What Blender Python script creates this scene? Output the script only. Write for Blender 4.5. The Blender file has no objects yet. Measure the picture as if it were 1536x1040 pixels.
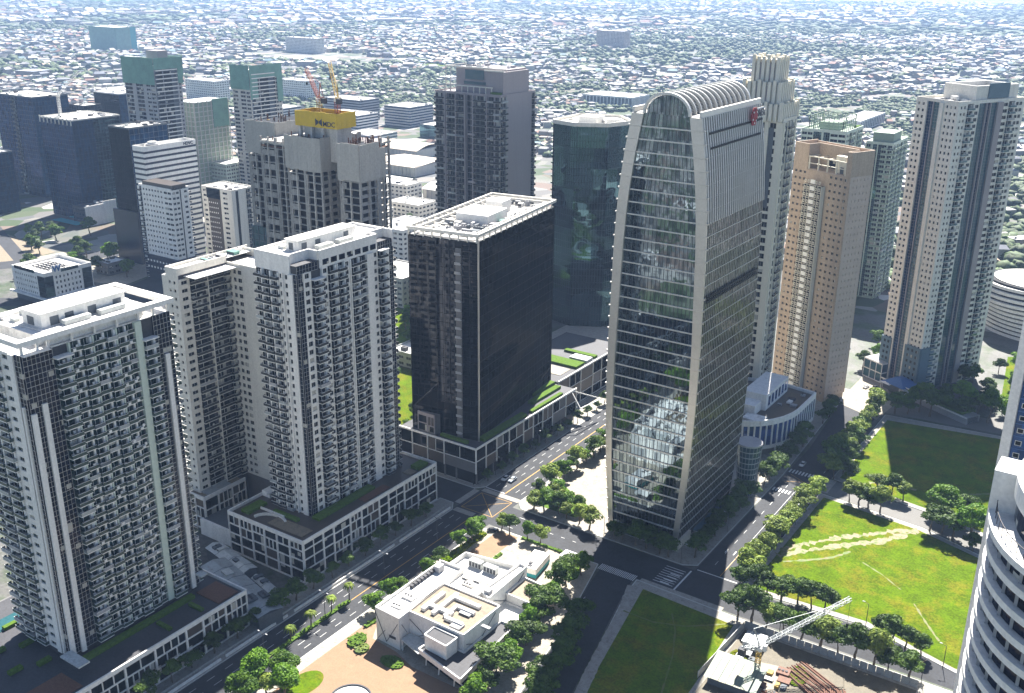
import bpy, math, random
import numpy as np
from mathutils import Vector, Matrix
random.seed(7); RNG = np.random.default_rng(11)
sc = bpy.context.scene
COL = sc.collection
R = math.radians

# ------------------------------------------------------------------ materials
M = {}
def newmat(name):
    m = bpy.data.materials.new(name); m.use_nodes = True
    nt = m.node_tree
    return m, nt, nt.nodes['Principled BSDF']
def N(nt, t, **kw):
    n = nt.nodes.new(t)
    for k, v in kw.items():
        if k in n.inputs.keys() if isinstance(k, str) else False: n.inputs[k].default_value = v
        else: setattr(n, k, v)
    return n
def L(nt, a, b): nt.links.new(a, b)
def rgba(c): return (c[0], c[1], c[2], 1.0)

def paint(name, c, rough=.7, metal=0., var=.12, scale=.15, spec=.4, streak=0., c2=None, thr=.55, scale2=.5):
    """weathered solid surface: base colour broken by two scales of noise, optional vertical streaks, optional patches of c2"""
    m, nt, p = newmat(name)
    tc = N(nt, 'ShaderNodeNewGeometry')
    n1 = N(nt, 'ShaderNodeTexNoise'); n1.inputs['Scale'].default_value = scale; n1.inputs['Detail'].default_value = 6
    n1.inputs['Roughness'].default_value = .65
    if streak:
        mp = N(nt, 'ShaderNodeMapping'); mp.inputs['Scale'].default_value = (1, 1, .12)
        L(nt, tc.outputs['Position'], mp.inputs['Vector']); L(nt, mp.outputs[0], n1.inputs['Vector'])
        n1.inputs['Scale'].default_value = scale*3
    else: L(nt, tc.outputs['Position'], n1.inputs['Vector'])
    n2 = N(nt, 'ShaderNodeTexNoise'); n2.inputs['Scale'].default_value = scale*9; n2.inputs['Detail'].default_value = 3
    L(nt, tc.outputs['Position'], n2.inputs['Vector'])
    ad = N(nt, 'ShaderNodeMath', operation='ADD'); L(nt, n1.outputs[0], ad.inputs[0]); L(nt, n2.outputs[0], ad.inputs[1])
    mr = N(nt, 'ShaderNodeMapRange'); mr.inputs[1].default_value = .65; mr.inputs[2].default_value = 1.35
    mr.inputs[3].default_value = 1-var*1.6; mr.inputs[4].default_value = 1+var
    L(nt, ad.outputs[0], mr.inputs[0])
    src = None
    if c2:
        n3 = N(nt, 'ShaderNodeTexNoise'); n3.inputs['Scale'].default_value = scale2; n3.inputs['Detail'].default_value = 8; n3.inputs['Roughness'].default_value=.7
        L(nt, tc.outputs['Position'], n3.inputs['Vector'])
        r3 = N(nt, 'ShaderNodeMapRange'); r3.inputs[1].default_value = thr-.06; r3.inputs[2].default_value = thr+.06
        L(nt, n3.outputs[0], r3.inputs[0])
        mx = N(nt, 'ShaderNodeMix', data_type='RGBA'); mx.inputs[6].default_value = rgba(c); mx.inputs[7].default_value = rgba(c2)
        L(nt, r3.outputs[0], mx.inputs[0]); src = mx.outputs[2]
    vm = N(nt, 'ShaderNodeVectorMath', operation='SCALE')
    if src: L(nt, src, vm.inputs[0])
    else: vm.inputs[0].default_value = c
    L(nt, mr.outputs[0], vm.inputs['Scale']); L(nt, vm.outputs[0], p.inputs['Base Color'])
    p.inputs['Roughness'].default_value = rough; p.inputs['Metallic'].default_value = metal
    p.inputs['Specular IOR Level'].default_value = spec
    M[name] = m; return m

def glass(name, c, metal=.0, rough=.05, curtain=0., ccol=(.45, .43, .38), cell=(3., 3., 2.9), wob=0., wscale=.35, spec=.6, tint2=None, edge=None):
    """window glass: dark mirror with per-pane tint, drawn curtains in some cells, slight pane-to-pane wobble"""
    m, nt, p = newmat(name)
    g = N(nt, 'ShaderNodeNewGeometry')
    dv = N(nt, 'ShaderNodeVectorMath', operation='DIVIDE'); dv.inputs[1].default_value = cell
    L(nt, g.outputs['Position'], dv.inputs[0])
    fl = N(nt, 'ShaderNodeVectorMath', operation='FLOOR'); L(nt, dv.outputs[0], fl.inputs[0])
    wn = N(nt, 'ShaderNodeTexWhiteNoise', noise_dimensions='3D'); L(nt, fl.outputs[0], wn.inputs['Vector'])
    mx = N(nt, 'ShaderNodeMix', data_type='RGBA'); mx.inputs[6].default_value = rgba([x*.55 for x in c]); mx.inputs[7].default_value = rgba(tint2 or [x*1.5 for x in c])
    L(nt, wn.outputs['Value'], mx.inputs[0]); out = mx.outputs[2]
    if curtain > 0:
        gt = N(nt, 'ShaderNodeMath', operation='LESS_THAN'); gt.inputs[1].default_value = curtain
        sp = N(nt, 'ShaderNodeSeparateColor'); L(nt, wn.outputs['Color'], sp.inputs[0])
        L(nt, sp.outputs[1], gt.inputs[0])
        m2 = N(nt, 'ShaderNodeMix', data_type='RGBA'); m2.inputs[7].default_value = rgba(ccol)
        L(nt, gt.outputs[0], m2.inputs[0]); L(nt, out, m2.inputs[6]); out = m2.outputs[2]
    L(nt, out, p.inputs['Base Color'])
    p.inputs['Metallic'].default_value = metal; p.inputs['Roughness'].default_value = rough
    p.inputs['Specular IOR Level'].default_value = spec
    if edge: p.inputs['Specular Tint'].default_value = rgba(edge)
    if wob:
        nz = N(nt, 'ShaderNodeTexNoise'); nz.inputs['Scale'].default_value = wscale; nz.inputs['Detail'].default_value = 1
        L(nt, g.outputs['Position'], nz.inputs['Vector'])
        bp = N(nt, 'ShaderNodeBump'); bp.inputs['Strength'].default_value = wob; bp.inputs['Distance'].default_value = 1.
        L(nt, nz.outputs[0], bp.inputs['Height']); L(nt, bp.outputs[0], p.inputs['Normal'])
    M[name] = m; return m

def vcol(name, rough=.8, var=.15, scale=.2):
    m, nt, p = newmat(name)
    a = N(nt, 'ShaderNodeAttribute', attribute_name='Col')
    g = N(nt, 'ShaderNodeNewGeometry'); n = N(nt, 'ShaderNodeTexNoise'); n.inputs['Scale'].default_value = scale; n.inputs['Detail'].default_value = 4
    L(nt, g.outputs['Position'], n.inputs['Vector'])
    mr = N(nt, 'ShaderNodeMapRange'); mr.inputs[1].default_value = .3; mr.inputs[2].default_value = .7; mr.inputs[3].default_value = 1-var; mr.inputs[4].default_value = 1+var
    L(nt, n.outputs[0], mr.inputs[0])
    vm = N(nt, 'ShaderNodeVectorMath', operation='SCALE'); L(nt, a.outputs['Color'], vm.inputs[0]); L(nt, mr.outputs[0], vm.inputs['Scale'])
    L(nt, vm.outputs[0], p.inputs['Base Color']); p.inputs['Roughness'].default_value = rough
    M[name] = m; return m

paint('white', (.78, .76, .72), var=.12, streak=1); paint('whiteroof', (.76, .74, .70), var=.16, scale=.3, c2=(.55, .53, .49), thr=.6, scale2=.25)
paint('cream', (.70, .67, .60), var=.12, streak=1); paint('ivory', (.72, .67, .55), var=.06, streak=1)
paint('tan', (.42, .325, .24), var=.16, streak=1); paint('pinktan', (.50, .40, .33), var=.08)
paint('mint', (.55, .62, .53), var=.08, streak=1); paint('mintdk', (.26, .33, .25), var=.12, streak=1)
paint('concrete', (.36, .345, .32), var=.25, streak=1, c2=(.26, .25, .235), thr=.56); paint('concretelt', (.52, .5, .46), var=.18, streak=1)
paint('tarp', (.40, .385, .35), var=.15, streak=1); paint('mauve', (.30, .265, .27), var=.08, streak=1)
paint('grey', (.34, .34, .35), var=.12); paint('dgrey', (.055, .055, .062), var=.2); paint('slate', (.10, .115, .13), var=.15)
paint('greywall', (.15, .145, .145), var=.1, streak=1); paint('bluewall', (.10, .16, .2), var=.1)
paint('rail', (.035, .038, .042), spec=.15, rough=.35, var=.2); paint('black', (.012, .012, .014), spec=.1, rough=.5, var=.2)
paint('mullion', (.5, .5, .5), rough=.4, metal=.4, var=.05); paint('dkmullion', (.10, .11, .12), rough=.4, metal=.4, var=.05)
paint('silver', (.56, .54, .51), rough=.38, metal=.75, var=.07); paint('silverrib', (.62, .61, .58), rough=.4, metal=.4, var=.07)
paint('brownpanel', (.07, .055, .045), rough=.4, var=.2, scale=.6); paint('sand', (.25, .20, .135), var=.25, scale=.5, c2=(.15, .12, .085), thr=.55)
paint('railgreen', (.035, .062, .055), rough=.3, var=.25); paint('navy', (.012, .02, .045), rough=.3, var=.2); paint('bluepanel', (.05, .13, .32), rough=.4, var=.12)
paint('yellow', (.62, .42, .02), rough=.6, var=.12, scale=.4); paint('red', (.30, .02, .03), var=.1); paint('redsteel', (.35, .09, .05), var=.2); paint('ysteel', (.45, .30, .06), var=.25)
paint('rust', (.16, .07, .04), var=.35, scale=2.); paint('teal', (.03, .28, .30), var=.1); paint('netgreen', (.15, .29, .24), var=.2, rough=.9)
paint('greenroof', (.17, .22, .17), rough=.6, var=.2, scale=.6, c2=(.24, .22, .15), thr=.56); paint('galv', (.34, .37, .38), rough=.5, metal=.2, var=.2, scale=.6, c2=(.22, .2, .17), thr=.62); paint('lightgalv', (.5, .52, .5), rough=.5, var=.2)
paint('asphalt', (.036, .038, .044), rough=.85, var=.2, scale=.12, c2=(.028, .029, .033), thr=.56, scale2=.15)
paint('asphaltlt', (.16, .155, .145), rough=.85, var=.12, scale=.2)
paint('pave', (.33, .31, .27), rough=.9, var=.2, scale=.4, c2=(.24, .22, .19), thr=.58, scale2=.6)
paint('plaza', (.34, .305, .245), rough=.9, var=.2, scale=.3, c2=(.26, .235, .19), thr=.58, scale2=.4)
paint('pinkpave', (.26, .165, .10), rough=.9, var=.12, scale=.3); paint('kerb', (.5, .49, .46), var=.15, scale=.8)
paint('markwhite', (.62, .62, .6), var=.2, scale=1.5); paint('markyellow', (.50, .28, .06), var=.25, scale=1.5)
paint('lawn', (.080, .135, .0015), rough=1., var=.34, scale=.16, c2=(.135, .14, .008), thr=.54, scale2=.09, spec=.1)
paint('shrub', (.09, .16, .02), rough=.9, var=.4, scale=1.2, spec=.1); paint('soil', (.12, .10, .065), var=.25, scale=.4)
paint('districtfloor', (.10, .098, .09), var=.3, scale=.08, c2=(.035, .06, .018), thr=.54, scale2=.035); paint('hill', (.06, .1, .03), var=.3); paint('bark', (.12, .09, .06), var=.2, scale=1.)
paint('water', (.03, .10, .11), rough=.1); paint('carwhite', (.7, .7, .7), rough=.25, var=.02); paint('carblue', (.35, .40, .46), rough=.25, var=.02); paint('cardark', (.03, .03, .035), rough=.2, var=.02)
paint('tyre', (.015, .015, .015)); paint('wood', (.22, .11, .06), var=.3)
glass('win', (.006, .009, .013), curtain=.09, spec=.14, cell=(2.3, 2.3, 2.9)); glass('wingreen', (.010, .03, .03), curtain=.06, cell=(2.3, 2.3, 2.9), spec=.16)
glass('wincur', (.005, .009, .022), rough=.08, curtain=.03, spec=.12, cell=(1.5, 1.5, 1.45))
glass('mirror', (.12, .165, .21), metal=.95, rough=.02, cell=(1.4, 1.4, 4.15), wob=.02, wscale=.4, tint2=(.24, .30, .34), edge=(.45, .5, .55))
glass('mirrorside', (.19, .20, .205), metal=.92, rough=.03, cell=(1.4, 1.4, 4.15), wob=.07, wscale=.5, tint2=(.31, .32, .33), edge=(.45, .46, .48))
glass('blackglass', (.010, .011, .015), metal=.9, rough=.02, cell=(1.5, 1.5, 3.8), wob=.05, wscale=.12, tint2=(.030, .031, .036), edge=(.08, .085, .1))
glass('tealglass', (.008, .025, .038), metal=.9, rough=.02, cell=(9, 9, 11.85), wob=.35, wscale=.07, tint2=(.07, .13, .15), edge=(.1, .15, .17))  # large paler cells put patches of reflection into the tint
glass('blueglass', (.003, .018, .06), metal=.35, rough=.06, cell=(1.5, 1.5, 3.8), wob=.1, tint2=(.006, .04, .11), edge=(.05, .15, .4), spec=.15)
glass('skyglass', (.05, .16, .21), metal=.35, rough=.06, cell=(3, 3, 3.3), tint2=(.05, .1, .13))
glass('royal', (.02, .075, .24), metal=.4, rough=.08, cell=(2, 2, 3.3))
vcol('housecol'); vcol('farcol', var=.2, scale=.1)

def leafmat(name, c, c2, trans=.25):
    m, nt, p = newmat(name)
    oi = N(nt, 'ShaderNodeObjectInfo'); g = N(nt, 'ShaderNodeNewGeometry')
    n = N(nt, 'ShaderNodeTexNoise'); n.inputs['Scale'].default_value = .45; n.inputs['Detail'].default_value = 5
    L(nt, g.outputs['Position'], n.inputs['Vector'])
    mr = N(nt, 'ShaderNodeMapRange'); mr.inputs[1].default_value = .35; mr.inputs[2].default_value = .65
    L(nt, n.outputs[0], mr.inputs[0])
    mx = N(nt, 'ShaderNodeMix', data_type='RGBA'); mx.inputs[6].default_value = rgba(c); mx.inputs[7].default_value = rgba(c2)
    L(nt, mr.outputs[0], mx.inputs[0])
    hv = N(nt, 'ShaderNodeHueSaturation'); L(nt, mx.outputs[2], hv.inputs['Color'])
    r2 = N(nt, 'ShaderNodeMapRange'); r2.inputs[3].default_value = .7; r2.inputs[4].default_value = 1.25
    L(nt, oi.outputs['Random'], r2.inputs[0]); L(nt, r2.outputs[0], hv.inputs['Value'])
    L(nt, hv.outputs[0], p.inputs['Base Color']); p.inputs['Roughness'].default_value = .6; p.inputs['Specular IOR Level'].default_value = .25
    tr = N(nt, 'ShaderNodeBsdfTranslucent'); L(nt, hv.outputs[0], tr.inputs['Color'])
    ms = N(nt, 'ShaderNodeMixShader'); ms.inputs[0].default_value = trans
    L(nt, p.outputs[0], ms.inputs[1]); L(nt, tr.outputs[0], ms.inputs[2])
    L(nt, ms.outputs[0], nt.nodes['Material Output'].inputs['Surface'])
    M[name] = m
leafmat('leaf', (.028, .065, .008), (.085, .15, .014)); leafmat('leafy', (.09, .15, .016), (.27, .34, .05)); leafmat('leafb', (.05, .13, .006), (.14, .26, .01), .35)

def groundmat():
    """the city floor: streets, yards, roofs of low sheds and scrub between the houses"""
    m, nt, p = newmat('cityfloor'); g = N(nt, 'ShaderNodeNewGeometry')
    v = N(nt, 'ShaderNodeTexVoronoi'); v.inputs['Scale'].default_value = .045; v.inputs['Randomness'].default_value = .9
    L(nt, g.outputs['Position'], v.inputs['Vector'])
    cr = N(nt, 'ShaderNodeValToRGB'); cr.color_ramp.interpolation = 'CONSTANT'
    sp = N(nt, 'ShaderNodeSeparateColor'); L(nt, v.outputs['Color'], sp.inputs[0]); L(nt, sp.outputs[0], cr.inputs[0])
    cols = [(0, (.11, .105, .10)), (.2, (.05, .07, .03)), (.36, (.17, .16, .145)), (.5, (.035, .06, .02)), (.64, (.26, .25, .23)), (.74, (.14, .10, .08)), (.84, (.08, .085, .09)), (.95, (.5, .48, .46))]
    e = cr.color_ramp.elements; e[0].position = 0; e[0].color = rgba(cols[0][1]); e[1].position = cols[1][0]; e[1].color = rgba(cols[1][1])
    for po, c in cols[2:]:
        x = e.new(po); x.color = rgba(c)
    n = N(nt, 'ShaderNodeTexNoise'); n.inputs['Scale'].default_value = .0022; n.inputs['Detail'].default_value = 7; n.inputs['Roughness'].default_value = .6
    L(nt, g.outputs['Position'], n.inputs['Vector'])
    mr = N(nt, 'ShaderNodeMapRange'); mr.inputs[1].default_value = .5; mr.inputs[2].default_value = .6
    L(nt, n.outputs[0], mr.inputs[0])
    mx = N(nt, 'ShaderNodeMix', data_type='RGBA'); mx.inputs[7].default_value = rgba((.05, .075, .03)); L(nt, cr.outputs[0], mx.inputs[6])
    L(nt, mr.outputs[0], mx.inputs[0])
    L(nt, mx.outputs[2], p.inputs['Base Color']); p.inputs['Roughness'].default_value = .9
    M['cityfloor'] = m
groundmat()

# ------------------------------------------------------------------ mesh builder
BOXF = ((0, 3, 2, 1), (4, 5, 6, 7), (0, 1, 5, 4), (1, 2, 6, 5), (2, 3, 7, 6), (3, 0, 4, 7))
class MB:
    def __init__(s): s.v = []; s.f = []; s.m = []
    def box(s, x0, x1, y0, y1, z0, z1, mi=0):
        if x0 > x1: x0, x1 = x1, x0
        if y0 > y1: y0, y1 = y1, y0
        if z1-z0 < 1e-4 or x1-x0 < 1e-4 or y1-y0 < 1e-4: return s
        n = len(s.v)
        s.v += [(x0, y0, z0), (x1, y0, z0), (x1, y1, z0), (x0, y1, z0), (x0, y0, z1), (x1, y0, z1), (x1, y1, z1), (x0, y1, z1)]
        s.f += [tuple(n+i for i in q) for q in BOXF]; s.m += [mi]*6; return s
    def prism(s, poly, z0, z1, mi=0, top=None):
        n = len(s.v); k = len(poly)
        a = sum(poly[i][0]*poly[(i+1) % k][1]-poly[(i+1) % k][0]*poly[i][1] for i in range(k))
        if a < 0: poly = poly[::-1]
        s.v += [(x, y, z0) for x, y in poly]+[(x, y, z1) for x, y in (top or poly)]
        s.f += [tuple(n+k-1-i for i in range(k)), tuple(n+k+i for i in range(k))]
        s.f += [(n+i, n+(i+1) % k, n+k+(i+1) % k, n+k+i) for i in range(k)]
        s.m += [mi]*(k+2); return s
    def quad(s, a, b, c, d, mi=0):
        n = len(s.v); s.v += [tuple(a), tuple(b), tuple(c), tuple(d)]; s.f.append((n, n+1, n+2, n+3)); s.m.append(mi); return s
    def beam(s, a, b, w, h=None, mi=0):
        a = Vector(a); b = Vector(b); h = h or w; d = b-a
        if d.length < 1e-6: return s
        d.normalize(); up = Vector((0, 0, 1)) if abs(d.z) < .95 else Vector((1, 0, 0))
        r = d.cross(up).normalized()*w/2; u = r.cross(d).normalized()*h/2; n = len(s.v)
        for p in (a, b): s.v += [tuple(p-r-u), tuple(p+r-u), tuple(p+r+u), tuple(p-r+u)]
        s.f += [tuple(n+i for i in q) for q in BOXF]; s.m += [mi]*6; return s
    def cyl(s, x, y, z0, z1, r, k=12, mi=0, r1=None):
        r1 = r if r1 is None else r1
        return s.prism([(x+r*math.cos(2*math.pi*i/k), y+r*math.sin(2*math.pi*i/k)) for i in range(k)], z0, z1, mi,
                       [(x+r1*math.cos(2*math.pi*i/k), y+r1*math.sin(2*math.pi*i/k)) for i in range(k)])
    def mesh(s, name, mats):
        me = bpy.data.meshes.new(name); me.from_pydata(s.v, [], s.f)
        for m in mats: me.materials.append(M[m])
        if len(mats) > 1: me.polygons.foreach_set('material_index', s.m)
        me.validate(); me.update(); return me
def link(name, data, parent=None, loc=(0, 0, 0), rz=0):
    o = bpy.data.objects.new(name, data); COL.objects.link(o); o.parent = parent; o.location = loc
    if rz: o.rotation_euler = (0, 0, rz)
    return o
def obj(name, mb, mats, parent=None, loc=(0, 0, 0), rz=0):
    if isinstance(mats, str): mats = [mats]
    return link(name, mb.mesh(name, mats), parent, loc, rz)
def tag(o, label=None, cat=None, group=None, kind=None):
    if label: o['label'] = label
    if cat: o['category'] = cat
    if group: o['group'] = group
    if kind: o['kind'] = kind
    return o
def struct(name, mb, mats, kind='structure', label=None):
    o = obj(name, mb, mats); o['kind'] = kind
    if label: o['label'] = label
    return o
def copy_tree(o, parent=None):
    c = o.copy(); COL.objects.link(c); c.parent = parent
    for ch in list(o.children): copy_tree(ch, c)
    return c

# ------------------------------------------------------------------ camera, light
H_CAM = 200.
T = R(34.); P = R(20.1); RO = R(.5)
Bv = Vector((math.cos(T), -math.sin(T), 0)); Av = Vector((math.sin(T), math.cos(T), 0))
def grid(v): return Vector((v.dot(Bv), v.dot(Av), v.z))       # camera heading frame -> street grid frame
fw = Vector((0, math.cos(P), -math.sin(P))); rt = Vector((1, 0, 0)); up = rt.cross(fw)
r2 = grid(math.cos(RO)*rt+math.sin(RO)*up); u2 = grid(-math.sin(RO)*rt+math.cos(RO)*up); f2 = grid(fw)
# street grid: +X runs down-right along the cross streets, +Y up-right along the avenue
r2 = Vector((Bv.x*(math.cos(RO)*rt+math.sin(RO)*up).x+Bv.y*(math.cos(RO)*rt+math.sin(RO)*up).y, Av.x*(math.cos(RO)*rt+math.sin(RO)*up).x+Av.y*(math.cos(RO)*rt+math.sin(RO)*up).y, (math.cos(RO)*rt+math.sin(RO)*up).z))
cam = bpy.data.cameras.new('camera'); co = link('camera', cam, None, (0, 0, H_CAM))
co.rotation_euler = Matrix((r2, u2, -f2)).transposed().to_euler()
cam.sensor_width = 36; cam.lens = 1535/1536*36; cam.clip_end = 60000; cam.clip_start = 1
sc.camera = co
SUN_EL = 49.; sdir = Vector((-.312, .95, 0)).normalized()       # horizontal direction towards the sun
to_sun = (sdir*math.cos(R(SUN_EL))+Vector((0, 0, math.sin(R(SUN_EL))))).normalized()
sl = bpy.data.lights.new('sun', 'SUN'); sl.energy = 5.0; sl.angle = R(.5); sl.color = (1, .955, .88)
so = link('sun', sl, None, (0, 0, 400)); so.rotation_euler = to_sun.to_track_quat('Z', 'Y').to_euler()
w = bpy.data.worlds.new('World'); sc.world = w; w.use_nodes = True
sky = w.node_tree.nodes.new('ShaderNodeTexSky'); sky.sky_type = 'NISHITA'; sky.sun_disc = False
sky.sun_elevation = R(SUN_EL); sky.sun_rotation = math.atan2(to_sun.x, to_sun.y); sky.altitude = 50; sky.dust_density = .5; sky.air_density = .75
bg = w.node_tree.nodes['Background']; w.node_tree.links.new(sky.outputs[0], bg.inputs[0]); bg.inputs[1].default_value = .05
sc.view_settings.view_transform = 'Standard'; sc.view_settings.look = 'None'; sc.view_settings.gamma = 1
sc.view_settings.exposure = 1.8
sc.cycles.use_denoising = True; sc.cycles.max_bounces = 6; sc.cycles.diffuse_bounces = 2; sc.cycles.glossy_bounces = 4
sc.cycles.transmission_bounces = 2; sc.cycles.volume_bounces = 0; sc.cycles.caustics_reflective = False; sc.cycles.caustics_refractive = False
sc.cycles.sample_clamp_indirect = 4

# ------------------------------------------------------------------ buildings
ALLB = []
SPLIT = set('post planter terrace_deck penthouse_door skylight penthouse sandy_roof reflected_balcony plant_room roof_duct chiller chiller_fan roof_plant raking_column joint_line canopy_glass lit_sign_panel louvre louvre_slot column pier kiosk terrace_canopy roof_garden jump_column fin sky_garden_slab window_band corner_fin ground_floor_column jump_column edge_balcony mullion base_column pilaster wheel roof_hatch stone_base roof_truss green_netting sky_recess lower_glazing plaza_slab crown_glass pergola gable base_window roof_shoulder terrace_frame stacked_formwork blue_awning'.split())
def pieces(mb):
    """split a builder into its separate primitives"""
    par = list(range(len(mb.v)))
    def find(i):
        while par[i] != i: par[i] = par[par[i]]; i = par[i]
        return i
    for f in mb.f:
        a = find(f[0])
        for j in f[1:]: par[find(j)] = a
    out = {}
    for f, m_ in zip(mb.f, mb.m): out.setdefault(find(f[0]), []).append((f, m_))
    res = []
    for fs in out.values():
        n = MB(); idx = {}
        for f, m_ in fs:
            for j in f:
                if j not in idx: idx[j] = len(n.v); n.v.append(mb.v[j])
            n.f.append(tuple(idx[j] for j in f)); n.m.append(m_)
        res.append(n)
    return res
class Bld:
    """one building: an Empty at its base; shell parts are one mesh each; windows and balconies are units of their own"""
    def __init__(s, name, label, cat, x, y, rot=0, group=None, z=0):
        s.root = link(name, None, None, (x, y, z), R(rot)); tag(s.root, label, cat, group)
        s.x, s.y, s.rot, s.z = x, y, R(rot), z; s.parts = {}; s.units = []; ALLB.append(s)
    def p(s, part, mat):
        k = (part, mat)
        if k not in s.parts: s.parts[k] = MB()
        return s.parts[k]
    def unit(s, part, mats, anchor, boxes, nrm=(0, -1), sub=None):
        s.units.append((part, mats, anchor, boxes, nrm))
    def world(s, a):
        c, n = math.cos(s.rot), math.sin(s.rot)
        return Vector((s.x+c*a[0]-n*a[1], s.y+n*a[0]+c*a[1], s.z+a[2]))
    def finish(s, lim=100):
        for (part, mat), mb in s.parts.items():
            part = part.split('#')[0]
            if not mb.v: continue
            pcs = pieces(mb) if part in SPLIT else [mb]
            if len(pcs) > 100: pcs = [mb]
            for q in pcs: obj(part, q, mat, s.root)
        by = {}
        for u in s.units: by.setdefault((u[0]), []).append(u)
        c, n = math.cos(s.rot), math.sin(s.rot)
        for part, us in by.items():
            def key(u):
                w_ = s.world(u[2]); d = w_-Vector((0, 0, H_CAM)); nr = Vector((c*u[4][0]-n*u[4][1], n*u[4][0]+c*u[4][1], 0))
                cs = -d.normalized().dot(nr)
                return d.length/max(cs, .02) if cs > 0 else 1e6+d.length
            us.sort(key=key); cache = {}
            one = us if len(us) <= lim else us[:lim]
            for u in one:
                k = (tuple(u[1]), tuple(tuple(round(q, 2) for q in bx) for bx in u[3]))
                if k not in cache:
                    mb = MB(); sb = {}
                    for bx in u[3]:
                        if part == 'balcony' and len(bx) > 6 and bx[6] > 0: sb.setdefault(bx[6], MB()).box(*bx[:6])
                        else: mb.box(*bx)
                    cache[k] = (mb.mesh(part, u[1][:1] if sb else u[1]), [({1: 'railing', 2: 'balcony_door'}[i_], m_.mesh('railing', [u[1][i_]])) for i_, m_ in sb.items()])
                o = link(part, cache[k][0], s.root, u[2])
                for nm_, me_ in cache[k][1]: link(nm_, me_, o)
            if len(us) > lim:
                rest = {}
                for u in us[lim:]: rest.setdefault(tuple(u[1]), []).append(u)
                mats = []; mb = MB()
                for k, g_ in rest.items():
                    base = len(mats); mats += list(k)
                    for u in g_:
                        ax, ay, az = u[2]
                        for bx in u[3]: mb.box(bx[0]+ax, bx[1]+ax, bx[2]+ay, bx[3]+ay, bx[4]+az, bx[5]+az, base+(bx[6] if len(bx) > 6 else 0))
                o = obj(part, mb, mats, s.root); o['kind'] = 'stuff'
        return s.root

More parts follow.
